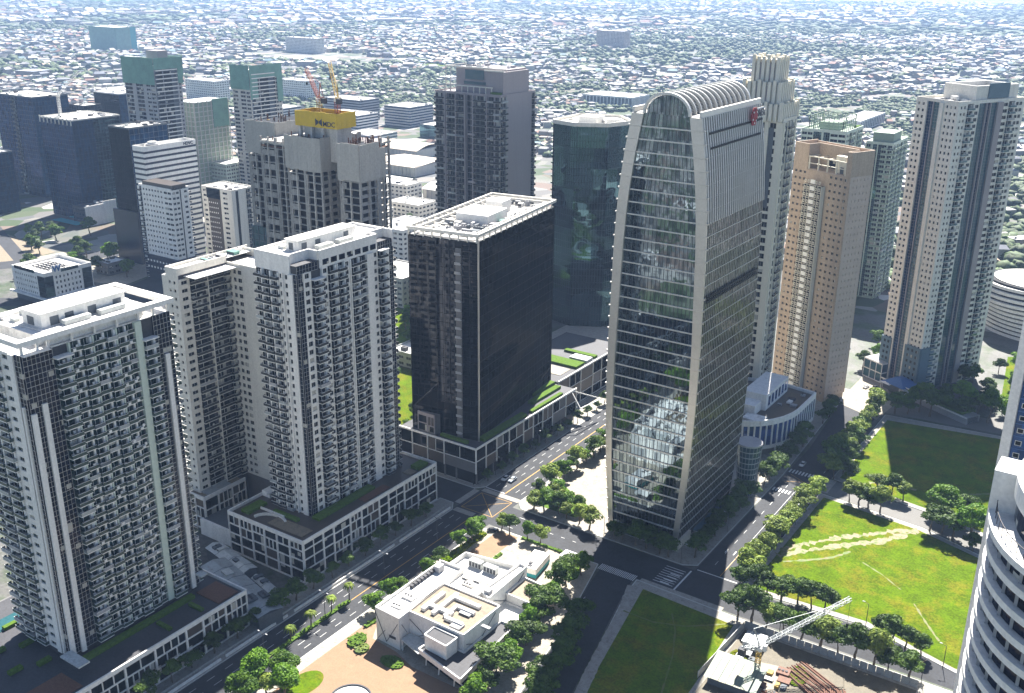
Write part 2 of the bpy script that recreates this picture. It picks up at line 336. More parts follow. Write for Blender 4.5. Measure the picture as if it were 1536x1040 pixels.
AX = {'-y': ((1, 0), (0, -1)), '+x': ((0, 1), (1, 0)), '+y': ((-1, 0), (0, 1)), '-x': ((0, -1), (-1, 0))}
def facade(b, ax, o, W, z0, nf, fh, bays, cut=.45, wall='white', win='win', frame='mullion', rail='rail', slab=None, wpart='window', ztrim=0):
    """one storeyed face. o = corner where s runs from; bays = [(kind, width, options)], widths are scaled to fill W"""
    d, n = AX[ax]; slab = slab or wall
    def fb(s0, s1, t0, t1, a, c):      # box in face coordinates
        return (o[0]+d[0]*s0+n[0]*t0, o[0]+d[0]*s1+n[0]*t1, o[1]+d[1]*s0+n[1]*t0, o[1]+d[1]*s1+n[1]*t1, a, c)
    def norm(q): return (min(q[0], q[1]), max(q[0], q[1]), min(q[2], q[3]), max(q[2], q[3]), q[4], q[5])
    def un(part, mats, s0, a, lst):
        anc = (o[0]+d[0]*s0, o[1]+d[1]*s0, a); out = []
        for (p0, p1, t0, t1, c0, c1, mi) in lst:
            q = norm((d[0]*p0+n[0]*t0, d[0]*p1+n[0]*t1, d[1]*p0+n[1]*t0, d[1]*p1+n[1]*t1, c0, c1)); out.append(q+(mi,))
        b.unit(part, mats, anc, out, n)
    wm = b.p('wall', wall); H = z0+nf*fh
    sc_ = (W-0)/sum(x[1] for x in bays); s = 0.
    ends = ax in ('+x', '-x')
    for i, bay in enumerate(bays):
        k, wd = bay[0], bay[1]*sc_; op = bay[2] if len(bay) > 2 else {}
        s0, s1 = s, s+wd; s = s1
        if ends and i == 0: s0 += cut
        if ends and i == len(bays)-1: s1 -= cut
        zt = H-op.get('drop', 0)
        wl = b.p('wall', op['mat']) if 'mat' in op else wm
        if k == 'P':
            wl.box(*fb(s0, s1, -cut, op.get('fin', 0), z0, zt))
            if 'dots' in op:
                for f in range(nf):
                    un(wpart, [win], (s0+s1)/2, z0+f*fh+1.2, [(-.35, .35, 0.02, .06, 0, .8, 0)])
        elif k == 'W':
            sill, hd, mg = op.get('sill', .9), op.get('h', 1.6), op.get('mg', .5)
            nw = op.get('n', 1); pw = (s1-s0-mg*(nw+1))/nw
            zz = z0
            for f in range(nf+1):
                top = z0+f*fh+sill if f < nf else H
                wl.box(*fb(s0, s1, -cut, 0, zz, top)); zz = top+hd
            for q in range(nw+1):
                a = s0+q*(pw+mg)
                for f in range(nf): wl.box(*fb(a, a+mg, -cut, 0, z0+f*fh+sill, z0+f*fh+sill+hd))
            for q in range(nw):
                a = s0+mg+q*(pw+mg)
                for f in range(nf):
                    l = [(0, pw, -cut+.02, -cut+.14, 0, hd, 0)]
                    if pw > 1.3: l.append((pw/2-.04, pw/2+.04, -cut+.14, -cut+.2, 0, hd, 1))
                    if op.get('bar'): l.append((0, pw, -cut+.14, -cut+.19, hd*.35-.03, hd*.35+.03, 1))
                    if op.get('ac') and random.random() < .5: l.append((pw*.2, pw*.2+.8, 0.01, .4, -.75, -.15, 1))
                    un(wpart, [op.get('win', win), frame], a, z0+f*fh+sill, l)
        elif k == 'B':
            dep = op.get('d', 1.3); rec = op.get('rec', 0); hr = op.get('rh', 1.0); jit = op.get('jit', 0)
            rm = op.get('rail', rail); rm0 = rm
            for f in range(nf-op.get('skip', 0)):
                w_ = s1-s0; e0 = jit if f % 2 else 0; rm = rm0 if random.random() > .12 else random.choice(('slate', 'galv', 'grey'))
                l = [(0, w_, -cut+.001, dep, 0, .26, 0), (0.02, w_-.02, dep-.07, dep-.01, .22, .22+hr, 1),
                     (0.02, .09, 0, dep-.07, .22, .22+hr, 1), (w_-.09, w_-.02, 0, dep-.07, .22, .22+hr, 1), (0, w_, dep-.1, dep+.02, .22+hr, .30+hr, 0),
                     (w_*.06, w_*.76, -cut+.02, -cut+.12, .22, fh-.35, 2), (w_*.36, w_*.39, -cut+.12, -cut+.17, .22, fh-.5, 0)]
                if op.get('blk', 1): l.append((w_*.80, w_*.98, -cut+.002, dep*.25, .22, fh-.25, 0))
                if random.random() < .3: l.append((w_*.15, w_*.15+.9, .2, .8, .22, 1.0, 0))
                if random.random() < .15: l.append((w_*.5, w_*.5+.7, .25, .5, .9, 1.75, 0))
                un('balcony', [slab, rm, win], s0, z0+f*fh, l)
            if op.get('cap'): wm.box(*fb(s0-.3, s1+.3, -cut, dep+.3, z0+(nf-op.get('skip', 0))*fh-.1, z0+(nf-op.get('skip', 0))*fh+.25))
        elif k == 'G':
            mg = .0; g0, g1 = s0, s1
            st = max(1, round((g1-g0)/op.get('mw', 1.3))); fr = b.p('curtain_frame', op.get('fm', frame)); tin = op.get('t', -.05)
            for f in range(nf):
                if z0+(f+1)*fh <= zt+.01:
                    un('glass_panel', [op.get('win', 'wincur')], g0, z0+f*fh, [(0.01, g1-g0-.01, -cut+.02, tin-.05, 0.0, fh-.0, 0)])
                    fr.box(*fb(g0, g1, tin-.06, tin+.05, z0+f*fh-.05, z0+f*fh+.05))
                    if op.get('half', 1): fr.box(*fb(g0, g1, tin-.06, tin+.03, z0+f*fh+fh*.5-.03, z0+f*fh+fh*.5+.03))
            for q in range(st+1):
                a = g0+(g1-g0)*q/st; a = min(max(a, g0+.05), g1-.05)
                fr.box(*fb(a-.035, a+.035, tin-.055, tin+.04, z0, zt))
        elif k == 'S':   # strip of ribbon glass between solid spandrels
            sh = op.get('sh', 1.5)
            for f in range(nf):
                wl.box(*fb(s0, s1, -cut, 0, z0+f*fh, z0+f*fh+sh))
                un(op.get('part', 'window'), [op.get('win', win)], s0, z0+f*fh+sh, [(0, s1-s0, -cut+.02, -cut+.16, 0, fh-sh, 0)])
def core(b, W, D, z0, z1, cut=.45, mat='greywall', x=0, y=0):
    """inner body; front corner (max x, min y) at local origin, extends to -x and +y"""
    b.p('core', mat).box(x-W+cut, x-cut, y+cut, y+D-cut, z0, z1-.02)
def four(b, W, D, z0, nf, fh, front, side, back=None, x=0, y=0, **kw):
    facade(b, '-y', (x-W, y), W, z0, nf, fh, front, **kw); facade(b, '+x', (x, y), D, z0, nf, fh, side, **kw)
    facade(b, '+y', (x, y+D), W, z0, nf, fh, back or front, **kw); facade(b, '-x', (x-W, y+D), D, z0, nf, fh, back or side, **kw)
def roof(b, W, D, z, par=1.2, mat='whiteroof', wmat='white', x=0, y=0, th=.4, ov=0.0):
    b.p('roof', mat).box(x-W+.3, x-.3, y+.3, y+D-.3, z, z+.3)
    p_ = b.p('parapet', wmat)
    p_.box(x-W-ov, x+ov, y-ov, y+th, z+.001, z+par); p_.box(x-W-ov, x+ov, y+D-th, y+D+ov, z+.001, z+par)
    p_.box(x-W-ov, x-W+th, y+th, y+D-th, z+.001, z+par); p_.box(x-th, x+ov, y+th, y+D-th, z+.001, z+par)
def clutter(b, x0, x1, y0, y1, z, n, mats=('white', 'grey', 'lightgalv', 'slate'), hmax=2.5, seed=1):
    rr = random.Random(seed); placed = []
    for i in range(n*6):
        if len(placed) >= n: break
        wx, wy, h = rr.uniform(1, 4.5), rr.uniform(1, 3.5), rr.uniform(.7, hmax)
        a, c = rr.uniform(x0, x1-wx), rr.uniform(y0, y1-wy)
        if any(a < p_[1]+.3 and a+wx > p_[0]-.3 and c < p_[3]+.3 and c+wy > p_[2]-.3 for p_ in placed): continue
        placed.append((a, a+wx, c, c+wy)); m_ = rr.choice(mats)
        mb = MB().box(0, wx, 0, wy, .0, h)
        k = rr.random()
        if k < .45:
            for q in range(int(wx/1.1)): mb.cyl(.6+q*1.1, wy/2, h, h+.25, .42, 8, 1)
        elif k < .7:
            mb.box(.15, wx-.15, -.06, 0, h*.2, h*.8, 1)
        obj('rooftop_unit', mb, [m_, 'dgrey'], b.root, (a, c, z))
def text(s, size, mat, loc, rot, parent=None, ext=.15, name='lettering', bold=0., sx=1.):
    cu = bpy.data.curves.new(name, 'FONT'); cu.body = s; cu.size = size; cu.extrude = ext; cu.offset = bold; cu.resolution_u = 3
    cu.materials.append(M[mat]); o = link(name, cu, parent, loc); 
    dg = bpy.context.evaluated_depsgraph_get(); me = bpy.data.meshes.new_from_object(o.evaluated_get(dg)); bpy.data.objects.remove(o)
    if not me.materials: me.materials.append(M[mat])
    o = link(name, me, parent, loc); o.rotation_euler = rot; o.scale = (sx, 1, 1); return o
# ================================================================== THE TOWERS
def gridpod(b, ax, o, W, H, seed, wall='white', glassm='win', levels=(3.6, 7.8, 11.8), big=8.5, t=.35, panels=('brownpanel', 'wincur'), step=True, zb=.0, bar=1.):
    """podium face: dark panels behind an irregular frame of pale bars"""
    d, n = AX[ax]; rr = random.Random(seed)
    def fb(s0, s1, t0, t1, a, c): return (o[0]+d[0]*s0+n[0]*t0, o[0]+d[0]*s1+n[0]*t1, o[1]+d[1]*s0+n[1]*t0, o[1]+d[1]*s1+n[1]*t1, a, c)
    fr = b.p('facade_frame', wall)
    lv = [zb+.4]+[l for l in levels if l < H-2]+[H]
    e = .0 if ax in ('-y', '+y') else .36
    fr.box(*fb(0-.0, W, -.2, t, H-.55*bar, H+.9*bar))
    main = [0.]
    while main[-1] < W-big*.6: main.append(min(W, main[-1]+rr.uniform(big*.7, big*1.3)))
    main[-1] = W
    for k in range(len(main)-1):
        m0, m1 = main[k], main[k+1]
        fr.box(*fb(max(m0-.3*bar, 0), m0+.3*bar, -.2, t+.02, lv[0], H-.56*bar))
        sh = rr.uniform(-.7, .7) if step else 0
        L_ = [lv[0]]+[l+sh for l in lv[1:-1]]+[H-.56]
        for j in range(len(L_)-1):
            z0, z1 = L_[j], L_[j+1]
            if j: fr.box(*fb(m0+.3, m1-.3, -.2, t, z0-.2*bar, z0+.2*bar))
            cnt = max(1, int(round((m1-m0)/rr.choice((2.2, 3.2, 4.4, 6) if bar > .9 else (5, 7, 9)))))
            if j == 0: cnt = max(1, cnt//2)
            for q in range(cnt):
                a = m0+.3+(m1-m0-.6)*q/cnt; c = m0+.3+(m1-m0-.6)*(q+1)/cnt
                if q: fr.box(*fb(a-.14*bar, a+.14*bar, -.2, t-.03, z0+.2, z1-.2))
                bx = fb(a+.16, c-.16, -.1, .02, z0+.2, z1-.2)
                mt = rr.choice((glassm,)*4+panels)
                x0, x1, y0, y1 = min(bx[0], bx[1]), max(bx[0], bx[1]), min(bx[2], bx[3]), max(bx[2], bx[3])
                b.unit('window', [mt, 'dkmullion'], (x0, y0, bx[4]), [(0, x1-x0, 0, y1-y0, 0, bx[5]-bx[4], 0)], n)
    fr.box(*fb(W-.3*bar, W, -.2, t+.02, lv[0], H-.56*bar))
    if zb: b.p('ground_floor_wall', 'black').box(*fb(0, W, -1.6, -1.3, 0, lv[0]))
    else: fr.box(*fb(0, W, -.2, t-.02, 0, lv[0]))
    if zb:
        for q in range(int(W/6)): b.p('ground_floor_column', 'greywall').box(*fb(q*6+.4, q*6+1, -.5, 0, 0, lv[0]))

# ---- residential tower on the left edge
b = Bld('apartment_tower', 'white apartment tower with green piers filling the left edge', 'tower', -241.5, 132.5)
W_, D_ = 25., 47.
core(b, W_, D_, 0, 106.2, mat='dgrey'); z0, fh, nf = 14.5, 2.96, 31
lp = ('P', .5, {'fin': .5, 'mat': 'mint'})
G1 = ('G', 1, {})
right = [('G', 9.2, {'t': .1}), ('B', 4.6, {'d': 1.9, 'skip': 1, 'cap': 1}), lp, ('B', 3.4, {'d': .7, 'jit': 1}), ('B', 3.4, {'d': 1.3}), lp, ('B', 3.6, {'d': .8}), ('B', 3.4, {'d': 1.5}), lp,
         ('B', 3.2, {'d': .8}), ('B', 2.6, {'d': .4, 'blk': 0}), ('P', 2.2, {'fin': .7, 'mat': 'mint'}), ('B', 4.4, {'d': 1.7, 'skip': 2, 'cap': 1}), ('G', 6.6, {'t': .1})]
left = [('B', 3.6, {'d': 1.2}), ('P', .5, {'fin': .9}), ('B', 3.6, {'d': 1.5}), ('P', .5, {'fin': .9}), ('B', 3.4, {'d': 1.2}), ('W', 3.6, {'mg': 1.2, 'h': 1.2}), ('P', 1.6, {'fin': .5, 'dots': 1}), ('G', 2.2, {'t': .1})]
four(b, W_, D_, z0, nf, fh, left, right, frame='mullion', win='wingreen', rail='railgreen')
fins = b.p('fin', 'white')
for y, zt in ((3.6, 92), (43.2, 94), (.25, 90)): fins.box(.12, .75, y, y+1.5, 14, zt)
fins.box(-1.9, -1.2, -.7, .1, 14, 92)
b.p('roof_frame', 'white').box(-W_-1, -W_+1.5, -.8, D_+.8, 108.9, 110.3).box(-1.2, 1., -.8, D_+.8, 108.9, 110.3).box(-W_+1.5, -1.2, -.8, 1.4, 108.9, 110.3).box(-W_+1.5, -1.2, D_-1.4, D_+.8, 108.9, 110.3)
b.p('roof', 'whiteroof').box(-W_+1.7, -1.4, 9.5, D_-8.5, 106.4, 109.6).box(-W_+3.5, -3.4, 7, 9.4, 106.4, 109.4).box(-W_+3.5, -3.4, D_-8.4, D_-6, 106.4, 109.4).box(-W_+.4, -.4, .4, D_-.4, 106.05, 106.3)
pp = b.p('post', 'white')
for y in (.6, 5, 8, 15, 22, 29, 36, 41, D_-.9):
    pp.box(-.8, -.2, y, y+.6, 106.3, 108.9); pp.box(-W_+.2, -W_+.8, y, y+.6, 106.3, 108.9)
b.p('parapet', 'white').box(-1.9, 1.6, .2, 8., 106.35, 106.5)
ph = b.p('penthouse', 'white'); ph.box(-15.5, -6.5, 11, 37, 109.6, 113.4); ph.box(-16, -6, 10.6, 37.4, 113.4, 113.75)
for y in (13.5, 18, 25, 33): b.p('penthouse_door', 'slate').box(-6.5, -6.4, y, y+2.6, 109.8, 112.2)
b.p('penthouse_door', 'slate').box(-13, -10, 10.9, 11, 109.8, 112.2)
for y in (16, 27): b.p('skylight', 'lightgalv').box(-5.8, -3.6, y, y+8, 109.6, 111)
clutter(b, -23, -17, 9, 38, 109.6, 9, ('white', 'lightgalv', 'grey'), 1.2, 3)
b.finish()
# its podium
b = Bld('podium_block', 'white grid fronted shopping podium under the left edge tower', 'podium', -227.2, 98)
b.p('core', 'greywall').box(-60, -.25, .2, 87.3, 0, 12.4); b.p('roof_terrace', 'dgrey').box(-59, -.6, .6, 87, 12.4, 12.6)
gridpod(b, '+x', (0, 0), 87.5, 12.6, 5, levels=(5.2, 9.), big=9); gridpod(b, '+y', (0, 87.5), 34, 12.6, 6, levels=(5.2, 9.), big=10); gridpod(b, '-y', (-60, 0), 60, 12.6, 7, levels=(5.2, 9.))
t_ = b.p('terrace_deck', 'rust'); t_.box(-12.5, -2, 50+28, 86, 12.6, 12.9); t_.box(-12, -2, 14, 30, 12.6, 12.8)
b.p('planter', 'shrub').box(-12.5, -10.5, 36, 76, 12.6, 13.8).box(-9, -3, 60, 61.2, 12.6, 13.5).box(-9, -3, 72, 73.2, 12.6, 13.6)
for q_ in range(14): b.p('planter', 'shrub').box(-57+q_*3., -55.4+q_*3., 4+(q_*7) % 30, 8+(q_*7) % 30, 12.6, 13.7)
b.p('terrace_deck', 'lightgalv').box(-52, -40, 8, 20, 12.6, 12.9).box(-36, -30, 4, 18, 12.6, 13); b.p('pool', 'water').box(-50, -44, 26, 40, 12.6, 12.75)
b.p('terrace_canopy', 'lightgalv').box(-14.1, -5.2, 31.5, 35, 16, 16.5).box(-14.1, -11, 79.5, 82, 18, 18.5)
b.finish()

# ---- centre-left white tower
b = Bld('apartment_tower', 'white balconied apartment tower right of the cream wing, in front of the concrete tower', 'tower', -240., 228.6)
W_, D_ = 19.5, 49.
core(b, W_, D_, 0, 108.5, mat='dgrey'); z0, fh, nf = 15.6, 3.0, 30
wp = ('P', .45, {'fin': .5})
right = [('G', 2.6, {'t': .1}), ('W', 3.4, {'n': 1, 'mg': .9, 'h': 1.7}), ('B', 4.2, {'d': 1.8, 'cap': 1, 'skip': 1}), wp, ('W', 2.4, {'mg': .4}), ('B', 3.6, {'d': 1.}), wp, ('B', 3.4, {'d': 1.5}), ('W', 2.2, {'mg': .4}), wp,
         ('B', 4.2, {'d': 1.1}), ('B', 3., {'d': .6, 'blk': 0}), ('P', 3.2, {'fin': .6}), ('W', 2.4, {'mg': .5}), ('B', 3.8, {'d': 1.6, 'cap': 1}), ('P', 1.5, {'fin': .3}), ('G', 2.6, {'t': .1})]
left = [('B', 3.6, {'d': 1.2}), ('P', .5, {'fin': .9}), ('B', 3.8, {'d': 1.5}), ('P', .5, {'fin': .9}), ('B', 3.2, {'d': 1.3}), ('W', 2., {'mg': .35}), ('P', .4, {'fin': .7}), ('W', 2.2, {'mg': .5}), ('P', 2.4, {'fin': .4, 'dots': 1}), ('G', 1.6, {'t': .1})]
four(b, W_, D_, z0, nf, fh, left, right)
zt = z0+nf*fh
b.p('parapet', 'white').box(-W_, -W_+.6, 0, D_, zt, zt+6.2).box(-W_+.6, 0, D_-.6, D_, zt, zt+6.2).box(-W_+.6, -3., .0, .6, zt, zt+6.2)
b.p('parapet', 'white').box(-.6, 0., 11, D_-9, zt, zt+6.2).box(-5., -4.4, .6, 11, zt, zt+6.2).box(-4.4, -.6, 10.4, 11, zt, zt+6.2).box(-5., -4.4, D_-9, D_-.6, zt, zt+6.2).box(-4.4, -.6, D_-9, D_-8.4, zt, zt+6.2)
b.p('roof', 'whiteroof').box(-W_+.6, -5.2, .6, D_-.6, zt+5, zt+5.3).box(-5.2, -.7, 11.2, D_-9.2, zt+5, zt+5.3).box(-4.3, -.3, .3, 10.3, zt+.02, zt+.2)
for y in range(12, 40, 4):
    b.unit('window', ['wincur', 'mullion'], (.0, y+.4, zt+.9), [(0, .06, 0, 2.9, 0, 1.9, 0)], (1, 0))
facade(b, '+x', (-.3, 0), 10.6, zt, 1, 2.6, [('G', 1, {'t': .1})]); facade(b, '+x', (-.3, D_-8.7), 8.6, zt, 1, 2.6, [('G', 1, {'t': .1})])
ph = b.p('penthouse', 'white'); ph.box(-12.5, -6.5, 8, 36, zt+5.3, zt+8.9); ph.box(-12.8, -6.2, 7.7, 36.3, zt+8.9, zt+9.2)
for y in (9.5, 16, 30): b.p('penthouse_door', 'slate').box(-6.5, -6.4, y, y+2.4, zt+5.6, zt+8)
b.p('penthouse_door', 'slate').box(-11, -9, 7.9, 8, zt+5.6, zt+8)
for y in (14, 24): b.p('skylight', 'lightgalv').box(-5., -2.6, y, y+7, zt+5.3, zt+6.7)
clutter(b, -18.5, -13, 3, 46, zt+5.3, 9, ('white', 'lightgalv', 'grey'), 1.2, 5)
b.finish()
# ---- its lower wing behind on the left
b = Bld('apartment_wing', 'cream slab wing joined to the left of the white tower with long dark balcony lines', 'apartment wing', -290.8, 220.5)
core(b, 6.4, 38, 0, 98.8, mat='dgrey'); core(b, 31, 13, 0, 96, x=31, y=22.3)
z0, fh, nf = 13.2, 3.0, 28
facade(b, '-y', (-6.4, 0), 6.4, z0, nf, fh, [('W', 6.4, {'n': 2, 'mg': 1.4, 'h': 1.1, 'sill': 1.2})], wall='cream')
facade(b, '+x', (0, 0), 22.8, z0, nf, fh, [('W', 4.8, {'mg': 1., 'h': 1.3}), ('B', 6.8, {'d': .9, 'blk': 0}), ('P', .4, {'fin': 1.}), ('B', 6.8, {'d': .9, 'blk': 0}), ('B', 3., {'d': 1.5})], wall='cream')
facade(b, '-y', (0, 22.3), 31, z0, nf, fh, [('W', 2.6, {'mg': .6}), ('W', 2.4, {'mg': .4}), ('W', 3, {'mg': .5}), ('P', 23)], wall='cream')
facade(b, '-x', (-6.4, 38), 38, z0, nf, fh, [('W', 4, {})]*9, wall='cream'); facade(b, '+y', (31, 35.3), 31, z0, nf, fh, [('W', 4, {})]*7, wall='cream')
zt = z0+nf*fh
b.p('parapet', 'cream').box(-6.4, -6., 0, 38, zt, zt+4.2).box(-6., 0, 0, .4, zt, zt+4.2).box(-.4, 0, .4, 22.2, zt+1.6, zt+4.2).box(-6., 31, 34.9, 35.3, zt, zt+4.2).box(0, 31, 22.3, 22.7, zt, zt+2)
b.p('roof', 'whiteroof').box(-5.9, -.5, .5, 37, zt+3, zt+3.2).box(-.4, 30, 22.8, 34.8, zt+1, zt+1.2).box(-.4, 6., -.0+3, 22.1, zt+.6, zt+.9)
b.p('wall#rear', 'cream').box(-14, -6.45, 4, 30, 0, zt-1); b.p('roof', 'whiteroof').box(-13.6, -6.5, 4.4, 29.6, zt-1, zt-.8)
clutter(b, -5, -1, 8, 34, zt+3.2, 6, ('white', 'netgreen', 'grey'), 1.3, 8)
b.finish()
# podium of the centre tower
b = Bld('podium_block', 'white grid fronted podium with roof garden under the centre left tower', 'podium', -229.6, 213.5)
b.p('core', 'greywall').box(-37.2, -.25, .25, 73.2, 0, 15.6); b.p('roof_terrace', 'brownpanel').box(-36.8, -.6, .6, 72.8, 15.6, 15.8)
gridpod(b, '+x', (0, 0), 73.5, 15.8, 15, levels=(4.4, 8.4, 12.2), big=7.5); gridpod(b, '-y', (-37.5, 0), 37.5, 15.8, 16, levels=(4.4, 8.4, 12.2), big=6.5)
gridpod(b, '+y', (0, 73.5), 37.5, 15.8, 17, levels=(4.4, 8.4, 12.2)); gridpod(b, '-x', (-37.5, 73.5), 73.5, 15.8, 18, levels=(4.4, 8.4, 12.2))
b.p('planter', 'shrub').box(-34, -30, 3, 12, 15.8, 16.9).box(-24, -12, 9, 10.5, 15.8, 17).box(-9.5, -6, 14, 44, 15.8, 16.9).box(-6, -2, 65, 71, 15.8, 17.2)
b.p('terrace_deck', 'sand').box(-20, -3, 2.5, 8, 15.8, 16.1).box(-6, -2, 60, 64, 15.8, 16.1); b.p('terrace_deck', 'rust').box(-5.6, -2, 34, 48, 15.8, 16.1)
b.p('pergola', 'white').box(-30, -18, 8.5, 9, 15.8, 16.6).box(-33, -32, 14, 26, 18.2, 18.6).box(-37, -33, 16, 20, 15.8, 18)
ring = b.p('curved_bench', 'cream')
for i in range(9):
    a0, a1 = R(180-i*15), R(180-(i+1)*15); ring.beam((-20+7*math.cos(a0), 3+5*math.sin(a0), 16.2), (-20+7*math.cos(a1), 3+5*math.sin(a1), 16.2), .8, .8)
b.finish()
b = Bld('podium_block', 'small white podium under the cream wing, left of the roof garden', 'podium', -285.7, 218)
b.p('core', 'greywall').box(-22, -.25, .25, 19.8, 0, 13); b.p('roof_terrace', 'sand').box(-21.7, -.5, .5, 19.5, 13, 13.2)
gridpod(b, '-y', (-22, 0), 22, 13.2, 26, levels=(4.4, 8.8), big=6); gridpod(b, '+x', (0, 0), 20, 13.2, 27, levels=(4.4, 8.8), big=6)
b.p('skylight', 'galv').box(-9, -1, 3, 14, 13.2, 13.8)
b.finish()
b = Bld('link_bridge', 'white wall link between the two podiums left of centre', 'wall', -267.6, 215)
b.p('wall', 'white').box(-18, 0, 0, 1, 0, 6.5); b.p('deck', 'slate').box(-18, 0, 1, 14, 5.5, 5.8)
b.finish()
# low metal roofed sheds in the gap between the two podiums
for i, (x, y, wx, wy, h, rz, m_, lb) in enumerate([(-240, 194, 40, 8.5, 5.2, -14, 'galv', 'long grey metal shed roof between the two podiums'), (-258, 205.5, 24, 5.5, 4.2, -10, 'lightgalv', 'pale low metal roof beside the white podium wall'),
        (-229.5, 190.5, 12, 4, 3.6, -12, 'galv', 'short grey shed at the street end of the long shed'), (-236, 201.5, 14, 3, 3.2, -14, 'lightgalv', 'narrow pale lean-to along the podium wall')]):
    b = Bld('metal_shed', lb, 'shed', x, y, rz)
    b.p('wall', 'slate').box(-wx/2, wx/2, -wy/2, wy/2, 0, h); rf = b.p('roof', m_)
    n = max(3, int(wx/3.4))
    for k in range(n):
        x0 = -wx/2-.3+(wx+.6)*k/n; x1 = -wx/2-.3+(wx+.6)*(k+1)/n-.12
        rf.quad((x0, -wy/2-.4, h+.1+.1*(k % 2)), (x1, -wy/2-.4, h+.1+.1*(k % 2)), (x1, 0, h+1+.1*(k % 2)), (x0, 0, h+1+.1*(k % 2))).quad((x0, 0, h+1+.1*(k % 2)), (x1, 0, h+1+.1*(k % 2)), (x1, wy/2+.4, h+.1+.1*(k % 2)), (x0, wy/2+.4, h+.1+.1*(k % 2)))
    b.finish(); clutter(b, -wx/2+1, wx/2-5, -wy/2, wy/2, h+.7, 3, ('slate', 'lightgalv'), .8, i)

# ---- black glass office block
b = Bld('office_tower', 'black mirror glass office block with white framed roof, centre of the picture', 'office tower', -227.3, 312.5, 8)
W_, D_, H_ = 31.8, 74., 102.
core(b, W_, D_, 0, H_-1, mat='black')
nf = 26; fh = (H_-2)/nf
for ax, o, w_ in (('-y', (-W_, 0), W_), ('+x', (0, 0), D_), ('+y', (0, D_), W_), ('-x', (-W_, D_), D_)):
    kk = [('G', w_, {'win': 'blackglass', 'fm': 'black', 'mw': 3., 'half': 0, 't': -.22})]
    if ax == '-y': kk = [('G', 22, {'win': 'blackglass', 'fm': 'black', 'mw': 3., 'half': 0, 't': -.22}), ('P', 2.6, {'mat': 'greywall', 'drop': 3}), ('G', 7.4, {'win': 'blackglass', 'fm': 'black', 'mw': 3., 'half': 0, 't': -.22})]  # grey strip: reflection of the white tower's corner built into this face
    facade(b, ax, o, w_, 1, nf, fh, kk, wall='black')
nb = b.p('reflected_balcony', 'grey')  # ledges modelled from the white tower's reflection in the glass
for f in range(25): nb.box(-9.9, -7.4, -.9, .01, 3+f*fh, 3.25+f*fh); nb.box(-9.9, -7.4, -.95, -.88, 3.25+f*fh, 4.1+f*fh)
b.p('corner_trim', 'silver').box(.02, .5, -.1, .5, 0, H_)
p_ = b.p('parapet', 'cream')
for q in ((-W_-.4, .5, -.3, .5), (-W_-.4, .5, D_-.5, D_+.4)): p_.box(*q, H_+1.4, H_+2.6)
for q in ((-W_-.4, -W_+.5, .5, D_-.5), (-.4, .5, .5, D_-.5)): p_.box(*q, H_+1.4, H_+2.6)
p_.box(-W_+2.6, -W_+3.2, 3, D_-3, H_+1, H_+2); p_.box(-3.2, -2.6, 3, D_-3, H_+1, H_+2); p_.box(-W_+3.2, -3.2, 3, 3.6, H_+1, H_+2); p_.box(-W_+3.2, -3.2, D_-3.6, D_-3, H_+1, H_+2)
for y in range(0, int(D_), 5):
    p_.box(-W_, -W_+.4, y+.3, y+.8, H_-1, H_+1.4); p_.box(-.4, 0, y+.3, y+.8, H_-1, H_+1.4); p_.box(-3.1, -.4, y+.3, y+.7, H_+1.5, H_+1.9); p_.box(-W_+.4, -W_+3.1, y+.3, y+.7, H_+1.5, H_+1.9)
for x in range(0, 30, 4): p_.box(-x-.8, -x-.3, 0, .4, H_-1, H_+1.4); p_.box(-x-.8, -x-.3, .5, 3, H_+1.5, H_+1.9)
b.p('roof', 'concrete').box(-W_+.5, -.5, .5, D_-.5, H_-.9, H_-.6)
for q in range(9): b.p('roof_beam', 'cream').box(-W_+1, -25+(q % 3)*3, 8+q*7, 8.5+q*7, H_+.9, H_+1.3)
ph = b.p('plant_room', 'white'); ph.box(-24, -9, 26, 44, H_-.6, H_+3.6); ph.box(-22, -14, 49, 57, H_-.6, H_+4.6); ph.box(-22, -17, 59, 64, H_-.6, H_+3.4)
clutter(b, -29, -4, 5, 25, H_-.6, 30, ('white', 'grey', 'lightgalv', 'slate'), 1.8, 11); clutter(b, -29.5, -24.5, 25, 70, H_-.6, 14, ('cream', 'grey', 'dgrey', 'lightgalv'), 1.5, 14); clutter(b, -8.5, -4, 25, 70, H_-.6, 16, ('white', 'grey', 'netgreen'), 1.6, 12); clutter(b, -28, -10, 64.5, 71, H_-.6, 9, ('white', 'grey', 'dgrey'), 2.2, 13)
b.finish()
# its podium, brown panels behind white bars, and the stepped rear part
b = Bld('podium_block', 'dark podium with irregular thin white bars around the black glass block', 'podium', -223.4, 305.5)
def thin(ax, o, W, H, seed, **k): gridpod(b, ax, o, W, H, seed, glassm='blackglass', panels=('brownpanel', 'brownpanel', 'greywall'), t=.3, big=10, bar=.55, **k)
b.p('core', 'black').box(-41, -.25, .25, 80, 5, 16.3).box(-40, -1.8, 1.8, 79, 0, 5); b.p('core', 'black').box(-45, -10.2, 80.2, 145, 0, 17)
b.p('roof_terrace', 'dgrey').box(-40.5, -.6, .6, 79.5, 16.3, 16.5).box(-44, -11, 80.5, 144, 17, 17.2)
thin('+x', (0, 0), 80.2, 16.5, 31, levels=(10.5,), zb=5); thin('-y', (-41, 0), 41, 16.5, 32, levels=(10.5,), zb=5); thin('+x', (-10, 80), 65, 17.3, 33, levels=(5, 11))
b.p('annexe', 'greywall').box(-31, -22, -.8+2, 6, 16.5, 25); gridpod(b, '-y', (-31, 1.1), 9, 25, 34, levels=(20.5,), big=5, zb=17, wall='mauve')
